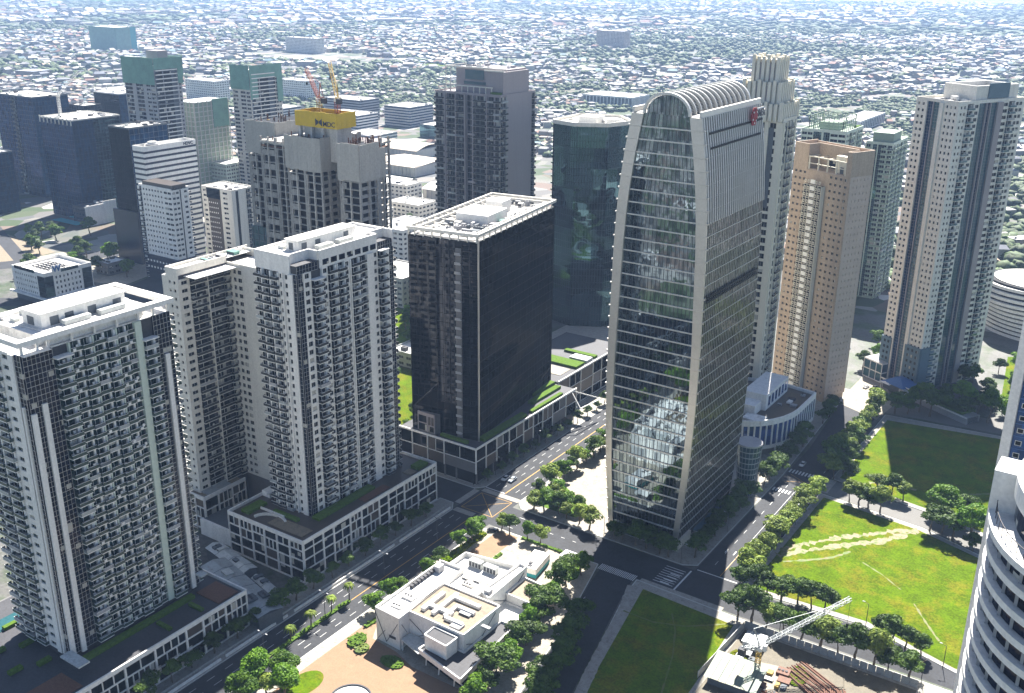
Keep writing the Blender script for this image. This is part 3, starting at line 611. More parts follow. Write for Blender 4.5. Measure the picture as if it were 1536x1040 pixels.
b.p('planter', 'shrub').box(-4.5, -1.5, 8, 40, 16.5, 17.9).box(-9, -6, 52, 76, 16.5, 17.8).box(-3, -1.2, 44, 70, 16.5, 17.6).box(-14, -11, 60, 79, 16.5, 17.9).box(-20, -6, 2, 3.4, 16.5, 17.8).box(-40, -12, 100, 108, 17.2, 18.4).box(-30, -12, 118, 121, 17.2, 18.3)
b.p('terrace_deck', 'plaza').box(-38, -14, 88, 98, 17.2, 17.4); b.p('skylight', 'lightgalv').box(-22, -12, 110, 116, 17.2, 18.6)
cn = b.p('canopy', 'white'); cn.beam((-.5, 76, 16.8), (7, 92, 9), .4); cn.beam((-.5, 76, 16.8), (6, 74, 10), .4); cn.beam((6, 74, 10), (7, 92, 9), .4)
b.finish()

# ---- curved silver tower
b = Bld('curved_office_tower', 'silver curved glass office tower with ribbed barrel roof and red emblem', 'office tower', -147, 306)
prof = [(0, 13.3), (4, 14.0), (30, 16.2), (45, 16.9), (60, 17.3), (80, 17.3), (90, 17.1), (110, 16.8), (125, 16.2), (135, 15.3), (145, 14.1), (152, 12.9), (158.4, 11.9)]
def hw(z):
    for (a, x), (c, y) in zip(prof, prof[1:]):
        if z <= c: return x+(y-x)*(z-a)/(c-a)
    return prof[-1][1]
def fw_(z): return 1.6+2.3*(z/158)        # width of the metal fin down each edge of the front
DEP = 50.; NFL = 37; ZT = 157.; flh = ZT/NFL
zs = [ZT*i/NFL for i in range(NFL+1)]
for i in range(NFL):
    a, c = zs[i]+.02, zs[i+1]
    ia, ic = hw(a)-fw_(a), hw(c)-fw_(c)
    gp = MB(); gp.quad((-ia, .5, a), (ia, .5, a), (ic, .5, c), (-ic, .5, c)); obj('glass_band', gp, 'mirror', b.root)
    sd = MB()
    if i >= 1: sd.quad((hw(a), .6, a), (hw(a), DEP, a), (hw(c), DEP, c), (hw(c), .6, c)); obj('side_glass_band', sd, 'mirrorside' if i < 29 else 'black', b.root)
    wl = b.p('side_glass', 'mirrorside'); wl.quad((-hw(a), DEP, a), (-hw(a), .6, a), (-hw(c), .6, c), (-hw(c), DEP, c)); wl.quad((hw(a), DEP, a), (-hw(a), DEP, a), (-hw(c), DEP, c), (hw(c), DEP, c))
    # floor lines
    ln = b.p('floor_band', 'silverrib')
    ln.beam((-ia, .35, a), (ia, .35, a), .32, .42)
    big_ = .28 if i < 30 else .3
    ln.beam((hw(a)+.08, .3, a), (hw(a)+.08, DEP, a), .2, .2)
    ln.beam((-hw(a)-.12, .3, a), (-hw(a)-.12, DEP, a), .3, .28)
    # vertical mullions
    mu = b.p('mullion', 'dkmullion'); n = int(2*ia/1.45)
    for q in range(1, n):
        x = -ia+2*ia*q/n; x2 = x*ic/ia
        mu.beam((x, .42, a), (x2, .42, c), .1, .14)
    ms = b.p('side_mullion', 'silver' if i < 29 else 'silverrib'); m2 = 32 if i < 29 else 27
    if i >= 1:
        for q in range(m2+1):
            y = .9+(DEP-1.2)*q/m2
            if i >= 29:
                ms.beam((hw(a)+.3, y, a), (hw(c)+.3, y, c), .5, .62)
            else: ms.beam((hw(a)+.05, y, a), (hw(c)+.05, y, c), .085, .12+.005*i)
# fins down both edges of the front, and the slab edge knobs on the left
for s in (-1, 1):
    fn = b.p('edge_fin#%d' % s, 'silver')
    for i in range(NFL):
        a, c = zs[i]+.03, zs[i+1]-.03
        A_, C_ = hw(a), hw(c)
        pts = [(A_-fw_(a), -.25), (A_+.35, -.25), (A_+.35, .6), (A_-fw_(a), .6)]; pt2 = [(C_-fw_(c), -.25), (C_+.35, -.25), (C_+.35, .6), (C_-fw_(c), .6)]
        fn.prism([(s*x, y) for x, y in (pts if s > 0 else pts[::-1])], a, c, 0, [(s*x, y) for x, y in (pt2 if s > 0 else pt2[::-1])])
        if i % 1 == 0: fn.box(s*(A_+.35), s*(A_+1.0), -.1, .5, a, a+.5)
# barrel roof
rad = 7.9; kz = ZT+.2
def arc(t, r=rad): return (r*math.cos(t), kz+r*math.sin(t)*.82)
vl = b.p('barrel_roof', 'dkmullion'); K = 20
for i in range(K):
    t0, t1 = math.pi*i/K, math.pi*(i+1)/K
    x0, z0_ = arc(t0, rad-.5); x1, z1_ = arc(t1, rad-.5)
    vl.quad((x0, 1.0, z0_), (x0, DEP-.5, z0_), (x1, DEP-.5, z1_), (x1, 1.0, z1_))
    fg = b.p('arch_glass', 'mirror'); fg.quad((x0, .55, kz-.2), (x0, .55, z0_), (x1, .55, z1_), (x1, .55, kz-.2))
NR = 13
for r_ in range(NR):
    y = .2+(DEP-.6)*r_/(NR-1); rb = MB(); wd = 1.0 if r_ in (0, NR-1) else .5
    for i in range(K):
        t0, t1 = math.pi*i/K, math.pi*(i+1)/K; x0, z0_ = arc(t0, rad+.25); x1, z1_ = arc(t1, rad+.25); rb.beam((x0, y, z0_), (x1, y, z1_), wd, .8)
    obj('roof_rib', rb, 'silverrib', b.root)
pu = b.p('purlin', 'silver')
for i in range(1, K):
    for o_ in (0, .5):
        t0 = math.pi*(i+o_)/K; x0, z0_ = arc(t0, rad-.35); pu.beam((x0, .6, z0_), (x0, DEP-.6, z0_), .18, .18)
for q in range(1, 11):
    x = -rad+2*rad*q/11; z1_ = kz+.82*math.sqrt(max(0, (rad-.4)**2-x*x)); b.p('mullion', 'dkmullion').beam((x, .45, kz), (x, .45, z1_), .1)
sh = b.p('roof_shoulder', 'silverrib')
for s in (-1, 1): sh.box(min(s*(rad-.2), s*12.2), max(s*(rad-.2), s*12.2), .6, DEP, ZT-.2, ZT+.25); sh.box(min(s*11.5, s*12.3), max(s*11.5, s*12.3), -.2, DEP, ZT+.25, ZT+1.9)
# dark service slots in the louvred crown
for zz, y0, y1 in ((151.5, 4, 49.4), (146.8, 4, 47), (97.5, 2, 48), (95.8, 2, 48)):
    b.p('louvre_slot', 'black').box(hw(zz)+.5, hw(zz)+.75, y0, y1, zz, zz+.7)
b.p('base_wall', 'dgrey').box(-13.2, 13.2, .8, DEP, 0, 4.2)
b.p('base_column', 'cream').box(13.6, 14.4, .2, 12, 0, 3.6)
rt_ = b.finish()
# emblem and lettering high on the right face
em = MB()
for k in range(6):
    a = k*math.pi/3; em.cyl(1.15*math.cos(a), 1.15*math.sin(a), 0, .35, .95, 10)
em.cyl(0, 0, 0, .5, 1.3, 10)
for (x, y) in ((-.9, .9), (.9, -.9), (0, -1.4), (-1.2, -.6), (1.2, .8)): em.cyl(x, y, .36, .6, .22, 6, 1)
e = obj('emblem', em, ['red', 'white'], b.root, (hw(153)+1.2, 40.2, 153.6)); e.rotation_euler = (R(90), 0, R(90)); e.scale = (1.35, 1.6, 1)
b.p('sign_backing', 'black')
bk = MB().box(0, .15, 0, 8, 0, 3.4); obj('sign_panel', bk, 'white', b.root, (hw(153)+.75, 42, 152.7))
text('OMEX', 3.6, 'navy', (hw(153)+1., 42.2, 153.1), (R(90), 0, R(90)), b.root, .12, 'lettering', .08, .9)
# glazed stair drum at the back corner of the curved tower
b = Bld('stair_drum', 'pale glazed drum widening upwards at the rear foot of the curved silver tower', 'annexe', -129.6, 364)
for f in range(9):
    r0 = 3.2+.22*f; mb = MB().cyl(0, 0, .3+f*2.5, 2.5+f*2.5, r0, 22, 0, r0+.2); obj('glass_ring', mb, 'skyglass', b.root)
    b.p('ring_band', 'lightgalv').cyl(0, 0, 2.5+f*2.5, 2.8+f*2.5, r0+.28, 22)
for q in range(22):
    a = 2*math.pi*q/22; b.p('mullion', 'mullion').beam((3.3*math.cos(a), 3.3*math.sin(a), 0), (5.35*math.cos(a), 5.35*math.sin(a), 22.8), .1)
b.p('roof', 'grey').cyl(0, 0, 22.8, 23.2, 5.3, 22); b.finish()
b = Bld('entrance_canopy', 'bluish glass canopy along the right foot of the curved silver tower', 'canopy', -131.5, 317)
b.p('canopy_glass', 'skyglass').box(0, 4.2, 0, 34, 4.6, 4.75)
for q in range(8): b.p('canopy_beam', 'lightgalv').box(0, 4.4, q*4.8, q*4.8+.3, 4.3, 4.6)
b.p('canopy_beam', 'lightgalv').box(4.2, 4.5, 0, 34, 4.2, 4.9)
for q in range(4): b.p('lit_sign_panel', 'white').box(-.3, .1, 22+q*3, 24.2+q*3, 1.5, 3.6)
b.finish()

# ---- teal glass tower behind the black block
b = Bld('glass_tower', 'dark teal mirror glass tower between the black block and the curved tower', 'office tower', -289, 505)
poly = [(-27, 4), (-25, 2.2), (-9, -1.8), (7.5, 7.5), (13, 26), (-4, 42), (-28, 36)]
for f in range(30):
    z = 3.95*f; mb = MB().prism(poly, z+.02, z+3.93); obj('glass_band', mb, 'tealglass', b.root)
p2 = [(x*1.0+(.08 if x > 0 else -.08), y-.08) for x, y in poly]
for f in range(30):
    z = 3.95*f; mu = b.p('floor_band', 'dkmullion')
    for k in (6, 0, 1, 2, 3): a, c = poly[k], poly[(k+1) % 7]; mu.beam((*a, z), (*c, z), .12, .1)
for k, n in ((1, 10), (2, 12), (3, 12)):
    a, c = Vector(poly[k]), Vector(poly[k+1])
    for q in range(n+1): v = a+(c-a)*q/n; b.p('mullion', 'dkmullion').beam((v.x, v.y, 0), (v.x, v.y, 118.5), .1)
b.p('roof', 'cream').prism([(x*1.02, y) for x, y in poly], 118.5, 119.2)
for k in range(7): a, c = poly[k], poly[(k+1) % 7]; b.p('parapet', 'cream').beam((*a, 120.), (*c, 120.), .5, 1.6)
for f in range(29): b.p('edge_balcony', 'mintdk').beam((-27.3, 3.6, 3.95*f+1), (-27.3, 33, 3.95*f+1), .9, .9)
b.p('plant_room', 'white').box(-14, -2, 10, 20, 119.2, 123).box(2, 8, 14, 22, 119.2, 122)
clutter(b, -24, 2, 8, 30, 119.2, 9, ('white', 'grey', 'cream'), 1.6, 21); b.finish()

# ---- white tower with art deco crown
b = Bld('crowned_tower', 'ivory tower with stepped fluted crown behind the curved silver tower', 'tower', -157.5, 446)
W_, D_ = 24., 17.; core(b, W_, D_, 0, 138.4, mat='slate'); nf = 37; fh = 3.72
fr = [('P', 3, {}), ('W', 4.4, {'mg': .4, 'h': 2.4, 'sill': .7}), ('P', 1.5, {'fin': .6}), ('W', 4.4, {'mg': .4, 'h': 2.4, 'sill': .7}), ('P', 1.5, {'fin': .6}), ('W', 3, {'mg': .4, 'h': 2.4, 'sill': .7}), ('P', 2.4, {'fin': .4})]
si = [('P', 2.4, {'fin': .3}), ('W', 3.4, {'mg': .35, 'h': 2.6, 'sill': .6, 'win': 'win'}), ('P', .8, {'fin': .4}), ('B', 3.6, {'d': 1.3}), ('P', .8, {'fin': .4}), ('B', 3.6, {'d': 1.1}), ('W', 3, {}), ('P', 2.4, {'fin': .4})]
four(b, W_, D_, 1, nf, fh, fr, si, wall='ivory')
roof(b, W_, D_, 138.7, 1.4, 'concretelt', 'ivory')
cx, cy = -11.6, 9.
def tier(r, z0, z1, n, part):
    b.p(part, 'ivory').box(cx-r+.4, cx+r-.4, cy-r+.4, cy+r-.4, z0, z1-1.2)
    for q in range(n+1):
        fw2 = r/n*.62; u = -r+2*r*q/n; h = z1-(.0 if q % 3 else -.8)
        for (x, y) in ((cx+u, cy-r), (cx+u, cy+r), (cx-r, cy+u), (cx+r, cy+u))[:4 if 0 < q < n else 2]: b.p('flute', 'ivory').box(x-fw2, x+fw2, y-fw2, y+fw2, z0, h)
tier(10.5, 139, 146.5, 9, 'crown_tier'); tier(8.2, 145.3, 155.5, 7, 'crown_tier'); tier(5.6, 154.3, 166, 5, 'crown_tier')
for u in (-2.6, 2.6): b.p('louvre', 'mauve').box(cx+u-1.5, cx+u+1.5, cy-5.75, cy-5.2, 156, 163.4)
for u in (-2.6, 2.6): b.p('louvre', 'mauve').box(cx+u-1.5, cx+u+1.5, cy-8.35, cy-7.8, 147, 153.6)
b.p('sky_recess', 'slate').box(-.06, .08, 4, 7.6, 120, 136.5).box(-7.4, -4, -.08, .06, 100, 136)
b.finish()
# its white curved podium by the road
b = Bld('curved_podium_building', 'white low building with curved front of tall dark windows beside the curved tower', 'building', 0, 0)
cp = [(-146, 392), (-141.5, 394.5), (-137.4, 398), (-133.8, 402.6), (-131, 408), (-129.3, 414), (-128.6, 419), (-128.6, 443), (-152, 447), (-166, 440), (-166, 400)]
b.p('core', 'navy').prism([(x*1., y) for x, y in cp], 4.4, 16.2); b.p('base', 'greywall').prism([(x-1.5, y+1.5) for x, y in cp], 0, 4.4)
b.p('roof', 'brownpanel').prism([(x-.6, y+.3) for x, y in cp], 16.2, 16.5)
for k in range(len(cp)-1):
    a, c = Vector(cp[k]), Vector(cp[k+1])
    b.p('wall_band', 'white').beam((a.x, a.y, 16.6), (c.x, c.y, 16.6), .8, 2.6).beam((a.x, a.y, 4.8), (c.x, c.y, 4.8), .8, 1.6)
    n = max(1, round((c-a).length/3.1))
    for q in range(n):
        v = a+(c-a)*q/n; w2 = a+(c-a)*(q+1)/n; b.p('pier', 'white').beam((v.x, v.y, 5.5), (v.x, v.y, 15.4), .7)
        if (k+q) % 2 == 0: b.p('column', 'white').beam((v.x, v.y, 0), (v.x, v.y, 4.2), .6)
        m_ = (v+w2)/2; dd = (w2-v).normalized()*.5*((w2-v).length-.9)
        wb = MB().beam((m_.x-dd.x, m_.y-dd.y, 10.5), (m_.x+dd.x, m_.y+dd.y, 10.5), .25, 9.6); obj('window', wb, 'royal', b.root)
b.p('upper_wall', 'white').box(-152, -141, 412, 440, 16.5, 24).box(-150, -143, 404, 412, 16.5, 21); b.p('roof_slab', 'whiteroof').box(-146, -137, 397, 403.9, 16.5, 17.6)
for q in range(6): b.unit('window', ['royal'], (-141, 415+q*4.2, 18), [(0, .12, 0, 2.4, 0, 4.4, 0)], (1, 0))
b.finish(); clutter(b, -140, -131, 420, 440, 16.5, 5, ('white', 'grey', 'dgrey'), 1.2, 4)

# ---- tan tower
b = Bld('apartment_tower', 'tan apartment tower with a black and white gridded bay, right of the curved tower', 'tower', -133.6, 474.5, -24)
W_, D_ = 35., 10.; core(b, W_, D_+5, 0, 113, mat='tan'); nf, fh = 34, 3.22
kw = dict(wall='tan')
fr = [('W', 9.5, {'n': 3, 'mg': 1.4, 'h': 1.1, 'sill': 1.1}), ('P', 11.5, {}), ('W', 13, {'n': 4, 'mg': 1.6, 'h': 1.1, 'sill': 1.1})]
facade(b, '-y', (-W_, 0), W_, 3, nf, fh, fr, **kw); facade(b, '+x', (0, 0), D_+5, 3, nf, fh, [('W', 20, {'n': 5, 'mg': 2.1, 'h': 1.2, 'sill': 1.})], wall='pinktan')
facade(b, '+y', (0, D_+5), W_, 3, nf, fh, [('W', 9.5, {'n': 3, 'mg': 1.4})]*3, **kw); facade(b, '-x', (-W_, D_+5), D_+5, 3, nf, fh, [('W', 9.5, {'n': 3, 'mg': 1.4})], **kw)
bay = b.p('bay_core', 'black'); bay.box(-25, -14.2, -2.2, .01, 3, 106)
gr = b.p('bay_grid', 'ivory')
for f in range(33):
    z = 3+f*fh; gr.box(-25.1, -14.1, -2.45, -2.2, z, z+.18)
    pn = MB().box(0, 2.8, 0, .3, 0, 2.0); obj('bay_panel', pn, 'white', b.root, (-21., -2.55, z+.7))
    for x in (-24.2, -22.2, -17.4, -15.4):
        gr.box(x-.5, x+.5, -2.5, -2.35, z+.8, z+1.1).box(x-.5, x+.5, -2.5, -2.35, z+2., z+2.3).box(x-.5, x-.3, -2.5, -2.35, z+1.1, z+2.).box(x+.3, x+.5, -2.5, -2.35, z+1.1, z+2.)
for x in (-25.05, -23.2, -21.4, -18., -16.4, -14.35): gr.box(x, x+.14, -2.42, -2.2, 3, 106)
for z in (0,):
    gr.box(-14.25, -14.05, -2.2, 0, 3, 106)
top = b.p('parapet', 'tan'); top.box(-W_, -W_+.5, 0, D_+5, 112.5, 124.5).box(-W_+.5, -26, 0, .5, 112.5, 124.5).box(-26, -3, 7, 7.6, 112.5, 124.5).box(-26.4, -26, .5, 7.6, 112.5, 124.5).box(-3, -2.5, 0, 7.6, 112.5, 124.).box(-2.5, 0, 0, .5, 112.5, 124).box(-.5, 0, .5, D_+5, 112.5, 124).box(-W_+.5, -.5, D_+4.5, D_+5, 112.5, 124)
b.p('roof', 'pinktan').box(-W_+.5, -.5, 7.6, D_+4.5, 122, 122.4).box(-25.9, -3, .3, 7, 112.5, 112.8)
fm = b.p('terrace_frame', 'ivory')
for x in (-25.6, -20, -14.4, -9, -3.6): fm.box(x, x+.5, .1, .6, 112.8, 119); fm.box(x, x+.5, .6, 7, 118.6, 119)
fm.box(-26, -3, .1, .6, 118.6, 119.1).box(-26, -3, .1, .6, 115.5, 115.8)
b.p('plant_room', 'ivory').box(-11, -5, 2, 6.5, 112.8, 121); b.p('penthouse_window', 'win').box(-20, -14, 6.8, 7, 113.5, 117)
b.p('door', 'slate').box(-8, -6, 1.9, 2, 113, 116)
b.finish()

# ---- cream tower, far right
b = Bld('apartment_tower', 'tall cream apartment tower with blue glass channels at the upper right', 'tower', -99.5, 514.5, -28)
W_, D_ = 24.5, 46.; core(b, W_, D_, 0, 143.6, mat='slate'); nf, fh = 47, 3.04
fr = [('W', 6, {'n': 2, 'mg': 1.2, 'h': 1.3}), ('P', .8, {'mat': 'cream', 'fin': .5}), ('G', 3, {'win': 'blueglass', 'fm': 'mauve', 't': -.2, 'mw': 1.5}), ('P', .5, {'mat': 'mauve', 'fin': .4}), ('G', 3, {'win': 'skyglass', 'fm': 'mauve', 't': -.2, 'mw': 1.5}), ('P', .6, {'mat': 'mauve', 'fin': .3}), ('P', 2, {'fin': .8}), ('W', 8, {'n': 3, 'mg': 1.3, 'h': 1.3})]
si = [('W', 5.5, {'n': 2, 'mg': 1.2, 'h': 1.3}), ('B', 4, {'d': .9, 'rail': 'skyglass'}), ('W', 3, {}), ('G', 4, {'win': 'skyglass', 'fm': 'slate', 't': -.2, 'mw': 1.4}), ('P', .5, {'mat': 'mauve', 'fin': .5}), ('G', 2, {'win': 'blueglass', 'fm': 'mauve', 't': -.2, 'mw': 1.}), ('P', .5, {'mat': 'mauve', 'fin': .5}), ('G', 4, {'win': 'skyglass', 'fm': 'slate', 't': -.2, 'mw': 1.4}), ('P', 3.4, {'mat': 'mauve', 'fin': .7}), ('W', 4, {'n': 1}), ('B', 4, {'d': 1.1, 'rail': 'skyglass'}), ('W', 5, {'n': 2}), ('P', 1)]
four(b, W_, D_, 1.2, nf, fh, fr, si, wall='cream')
bs = b.p('stone_base', 'bluewall')
for q in ((-W_-.3, -W_+6.2), (-9.4, .3)): bs.box(q[0], q[1], -.9, -.02, 0, 24)
bs.box(.02, .6, 0, 9, 0, 24)
for f in range(7):
    for x in (-W_+1.5, -W_+3.8, -7.6, -5, -2.4): b.unit('base_window', ['win'], (x, -1., 3+f*3.04), [(0, 1.2, 0, .08, 0, 1.4, 0)], (0, -1))
roof(b, W_, D_, 144.1, 1.5, 'concretelt', 'cream')
pr_ = b.p('penthouse', 'cream'); pr_.box(-W_+5, -1, 12, 13, 144.5, 152).box(-W_+5, -W_+6, 13, 40, 144.5, 152).box(-2, -1, 13, 40, 144.5, 152).box(-W_+5, -1, 40, 41, 144.5, 152); b.p('penthouse_roof', 'grey').box(-W_+6, -2, 13, 40, 149, 149.4)
b.p('crown_screen', 'bluewall').box(-.9, -.3, 20, 34, 146, 153); clutter(b, -20, -4, 1.5, 11, 144.5, 6, ('white', 'dgrey', 'grey'), 2.5, 9)
b.finish()
for (nm, lb, x, y, rot, W_, D_, H_, wl, fb_) in [
    ('apartment_tower', 'pale green tower with open scaffold like crown behind the tan tower', -183, 631, 0, 28, 34, 111, 'mint', 1),
    ('apartment_tower', 'green apartment tower with stepped balconies between the tan and cream towers', -163, 665, 0, 17, 34, 103, 'mint', 2)]:
    b = Bld(nm, lb, 'tower', x, y, rot); core(b, W_, D_, 0, H_-1, mat='mintdk'); nf = int((H_-2)/3.1)
    if fb_ == 1:
        fr = [('W', 6, {'n': 2}), ('G', 4, {'fm': 'mintdk', 'win': 'tealglass'}), ('P', 1), ('G', 3, {'fm': 'mintdk', 'win': 'tealglass'}), ('W', 8, {'n': 2})]; si = [('W', 5, {'n': 2}), ('B', 4, {}), ('W', 5, {'n': 2}), ('P', 1, {'fin': .5}), ('B', 4, {}), ('W', 6, {'n': 2})]
    else:
        fr = [('B', 3.4, {'d': 1.3}), ('P', .6, {'fin': .6}), ('G', 2.4, {'win': 'tealglass', 'fm': 'mintdk'}), ('P', .6), ('G', 2, {'win': 'tealglass', 'fm': 'mintdk'}), ('B', 3.4, {'d': 1.3}), ('B', 3.2, {'d': .9})]; si = [('B', 3.6, {'d': 1.2}), ('P', .5, {'fin': .5}), ('B', 3.6, {'d': 1.5}), ('W', 3, {}), ('B', 3.6, {'d': 1.2}), ('P', .5, {'fin': .5}), ('B', 3.6, {'d': 1.5}), ('W', 3, {})]
    four(b, W_, D_, 1, nf, 3.1, fr, si, wall=wl, rail='mintdk'); zt = 1+nf*3.1; roof(b, W_, D_, zt, 1.6, 'concretelt', wl)
    if fb_ == 1:
        sf = b.p('crown_lattice', 'mintdk')
        for x_ in range(0, 22, 3):
            for y_ in (4, 30): sf.box(-x_-4, -x_-3.6, y_, y_+.4, zt, zt+9)
        for y_ in range(4, 31, 4):
            for x_ in (-25, -4): sf.box(x_, x_+.4, y_, y_+.4, zt, zt+9)
        for z_ in (2, 4, 6, 8.6):
            for y_ in (4, 30): sf.box(-25, -3.6, y_+.05, y_+.3, zt+z_, zt+z_+.3)
            for x_ in (-25, -4): sf.box(x_+.05, x_+.3, 4, 30.4, zt+z_, zt+z_+.3)
        b.p('penthouse', 'mintdk').box(-20, -8, 10, 24, zt+.3, zt+5); b.p('roof_garden', 'shrub').box(-3, -1, 24, 33, zt+.3, zt+1.8)
    else: b.p('penthouse', 'mintdk').box(-14, -1.5, 3, 22, zt+.3, zt+7)
    b.finish()

# ---- brown grey tower with bowed balconies
b = Bld('apartment_tower', 'mauve grey tower with bowed balcony front and blank side wall, behind the black block', 'tower', -351, 506)
W_, D_ = 49., 38.; core(b, W_, D_, 0, 131, mat='mauve'); nf, fh = 36, 3.6
bw = [1.0, 1.6, 2.1, 2.4, 2.4, 2.1, 1.6, 1.0]
def bb(i, w_): return ('B', w_, {'d': bw[i], 'blk': 0, 'rh': .9})
fr = [bb(0, 7), ('P', .8, {'fin': .5}), ('P', 1.4, {'mat': 'black'}), ('P', .6, {'fin': 1.6}), bb(2, 6.5), ('P', .6, {'fin': 2.2}), bb(3, 6), ('P', .8, {'fin': 2.2}), ('W', 5, {'mg': .2, 'sill': .1, 'h': 3.3, 'win': 'blackglass'}), ('P', .8, {'fin': 2.2}), bb(4, 9), ('P', .6, {'fin': 1.6}), bb(6, 4.5), ('B', 4, {'d': 1.8})]
si = [('B', 5, {'d': 1.2}), ('P', 20, {}), ('B', 3, {'d': 1.4})]
four(b, W_, D_, 1, nf, fh, fr, si, wall='mauve', rail='black', slab='concrete'); zt = 1+nf*fh; roof(b, W_, D_, zt, 1.2, 'concretelt', 'mauve')
for k in range(4): b.p('sky_garden_slab', 'mauve').box(-22.6, -17.2, -2.3, .0, 20+k*29, 21.2+k*29)
cr = b.p('crown_wall', 'mauve'); cr.box(-40, -2, 10, 30, zt+.3, zt+15); b.p('crown_glass', 'skyglass').box(-33, -19, 9.7, 9.98, zt+8, zt+13.6).box(-34, -14, 9.7, 9.98, zt+5, zt+6.8); cr.box(-13, -.5, 3.5, 31, zt+.3, zt+14)
fm = b.p('crown_frame', 'cream')
for q in range(10): fm.box(-47+q*4.4, -46.6+q*4.4, 1, 1.4, zt+.3, zt+5)
fm.box(-47, -6.5, 1, 1.5, zt+4.6, zt+5.2).box(-48, -2, 9, 9.6, zt+14.6, zt+15.4).box(-48, -47.4, 9.6, 31, zt+14.6, zt+15.4).box(-14, 0, 3, 3.5, zt+14, zt+14.8).box(-48, -40, 10, 10.4, zt+4, zt+4.6)
for x_ in (-47.8, -44): fm.box(x_, x_+.5, 9.1, 9.5, zt+.3, zt+14.6)
clutter(b, -38, -4, 12, 28, zt+15, 8, ('grey', 'white'), 1.5, 5); b.p('roof_garden', 'shrub').box(-8, -1, 1, 3, zt+1.2, zt+2.4)
b.finish()
# ---- concrete tower under construction
b = Bld('construction_tower', 'raw concrete tower under construction with yellow formwork box on top', 'tower', -321, 330)
def raw(x0, x1, y0, y1, H, scr):
    """open concrete frame: slabs, columns, a solid black fill as the shade inside open floors, screens round the top"""
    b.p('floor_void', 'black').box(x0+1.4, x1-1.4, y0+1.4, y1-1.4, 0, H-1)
    nf = int((H-scr)/3.35)
    for f in range(nf+1): b.unit('floor_slab', ['concrete'], (x0, y0, 3.35*f), [(0, x1-x0, 0, y1-y0, 0, .4, 0)], (0, -1))
    k = max(2, int((x1-x0)/4.6)); cm = b.p('column', 'concretelt'); wl = b.p('wall', 'concrete')
    for q in range(k+1):
        x = x0+(x1-x0)*q/k; wide = .5 if q % 2 else 1.2
        for y in (y0-.06, y1-.9): (cm if q % 2 else wl).box(max(x-wide/2, x0-.05), min(x+wide/2, x1+.05), y, y+.96, 0, H-scr+2)
        if q < k and q % 2 == 0: wl.box(x+wide/2, x+(x1-x0)/k*.3, y0+.1, y0+.9, 0, H-scr-3)
    k = max(2, int((y1-y0)/5))
    for q in range(k+1):
        y = y0+(y1-y0)*q/k
        wl.box(x1-.9, x1+.06, max(y-.7, y0-.07), min(y+.7, y1+.07), 0, H-scr+2)
    for f in range(nf):
        wl.box(x1-.6, x1-.2, y0+1, y0+(y1-y0)*.6, 3.35*f+.4, 3.35*f+1.5)
        if f % 2: wl.box(x0+1, x0+(x1-x0)*.3, y0+.2, y0+.5, 3.35*f+.4, 3.35*f+2.6)
    sc_ = b.p('safety_screen#%g' % x0, 'tarp'); n = max(3, int((x1-x0)/2.4))
    for q in range(n):
        a = x0-.4+(x1-x0+.8)*q/n; dz = random.uniform(-.3, .3); sc_.box(a+.03, a+(x1-x0+.8)/n-.03, y0-.8, y0-.55, H-scr-1+dz, H+dz)
    n = max(3, int((y1-y0)/2.4)); sc_ = b.p('safety_screen#s%g' % x0, 'tarp')
    for q in range(n):
        a = y0-.5+(y1-y0+.8)*q/n; dz = random.uniform(-.3, .3); sc_.box(x1+.4, x1+.62, a+.03, a+(y1-y0+.8)/n-.03, H-scr-1+dz, H+dz)
    b.p('top_deck', 'rust').box(x0+.3, x1-.3, y0, y1-.3, H-2.6, H-2.2)
    rb = b.p('rebar', 'rust')
    for q in range(26):
        x, y = random.uniform(x0+.5, x1-1), random.uniform(y0+.5, y1-1); rb.box(x, x+.35, y, y+.35, H-2.2, H+random.uniform(0, 2.2))
    pk = b.p('stacked_formwork', 'ysteel')
    for q in range(7):
        x, y = random.uniform(x0+.5, x1-3), random.uniform(y0+.5, y1-2); pk.box(x, x+random.uniform(1, 2.5), y, y+1.2, H-2.2, H-2.2+random.uniform(.3, 1.3))
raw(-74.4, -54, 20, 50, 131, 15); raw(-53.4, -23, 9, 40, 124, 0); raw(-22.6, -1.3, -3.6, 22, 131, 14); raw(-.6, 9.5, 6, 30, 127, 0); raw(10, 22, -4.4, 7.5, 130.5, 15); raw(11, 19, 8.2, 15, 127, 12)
b.p('lift_core', 'concretelt').box(-16, 3, 2, 12, 120, 134.5)
for x in (-18, -11, -4, 4): b.p('jump_column', 'concretelt').box(x, x+1.4, .1, 1.5, 128, 135)
fb = b.p('formwork_box', 'yellow')
x0, x1, y0, y1 = -19, 5.9, -.6, 12
for q in range(8): a = x0+(x1-x0)*q/8; fb.box(a+.02, a+(x1-x0)/8-.02, y0, y0+.3, 135+.1*(q % 2), 141.6+.15*(q % 3))
for q in range(4): a = y0+.3+(y1-y0-.3)*q/4; fb.box(x1-.3, x1, a+.02, a+(y1-y0)/4-.08, 135.+.1*(q % 2), 141.6+.12*(q % 3))
fb.box(x0, x0+.3, y0+.3, y1, 135, 141.5).box(x0+.3, x1-.3, y1-.3, y1, 135, 141.5); b.p('formwork_deck', 'rust').box(x0+.4, x1-.4, y0+.4, y1-.4, 139.4, 139.7)
gl = b.p('lower_glazing', 'skyglass'); gl.box(-74.8, -54, 18.6, 18.9, 0, 78); gl.box(-52, -23.4, 7.6, 7.9, 0, 66); gl.box(-22, -2, -5.2, -4.9, 0, 60)
for f in range(23): b.p('glazing_bar', 'slate').box(-74.8, -54, 18.4, 18.58, 3.35*f, 3.35*f+.3)
for x in range(-74, -54, 4): b.p('glazing_bar', 'slate').box(x, x+.25, 18.42, 18.6, 0, 78)
b.finish()
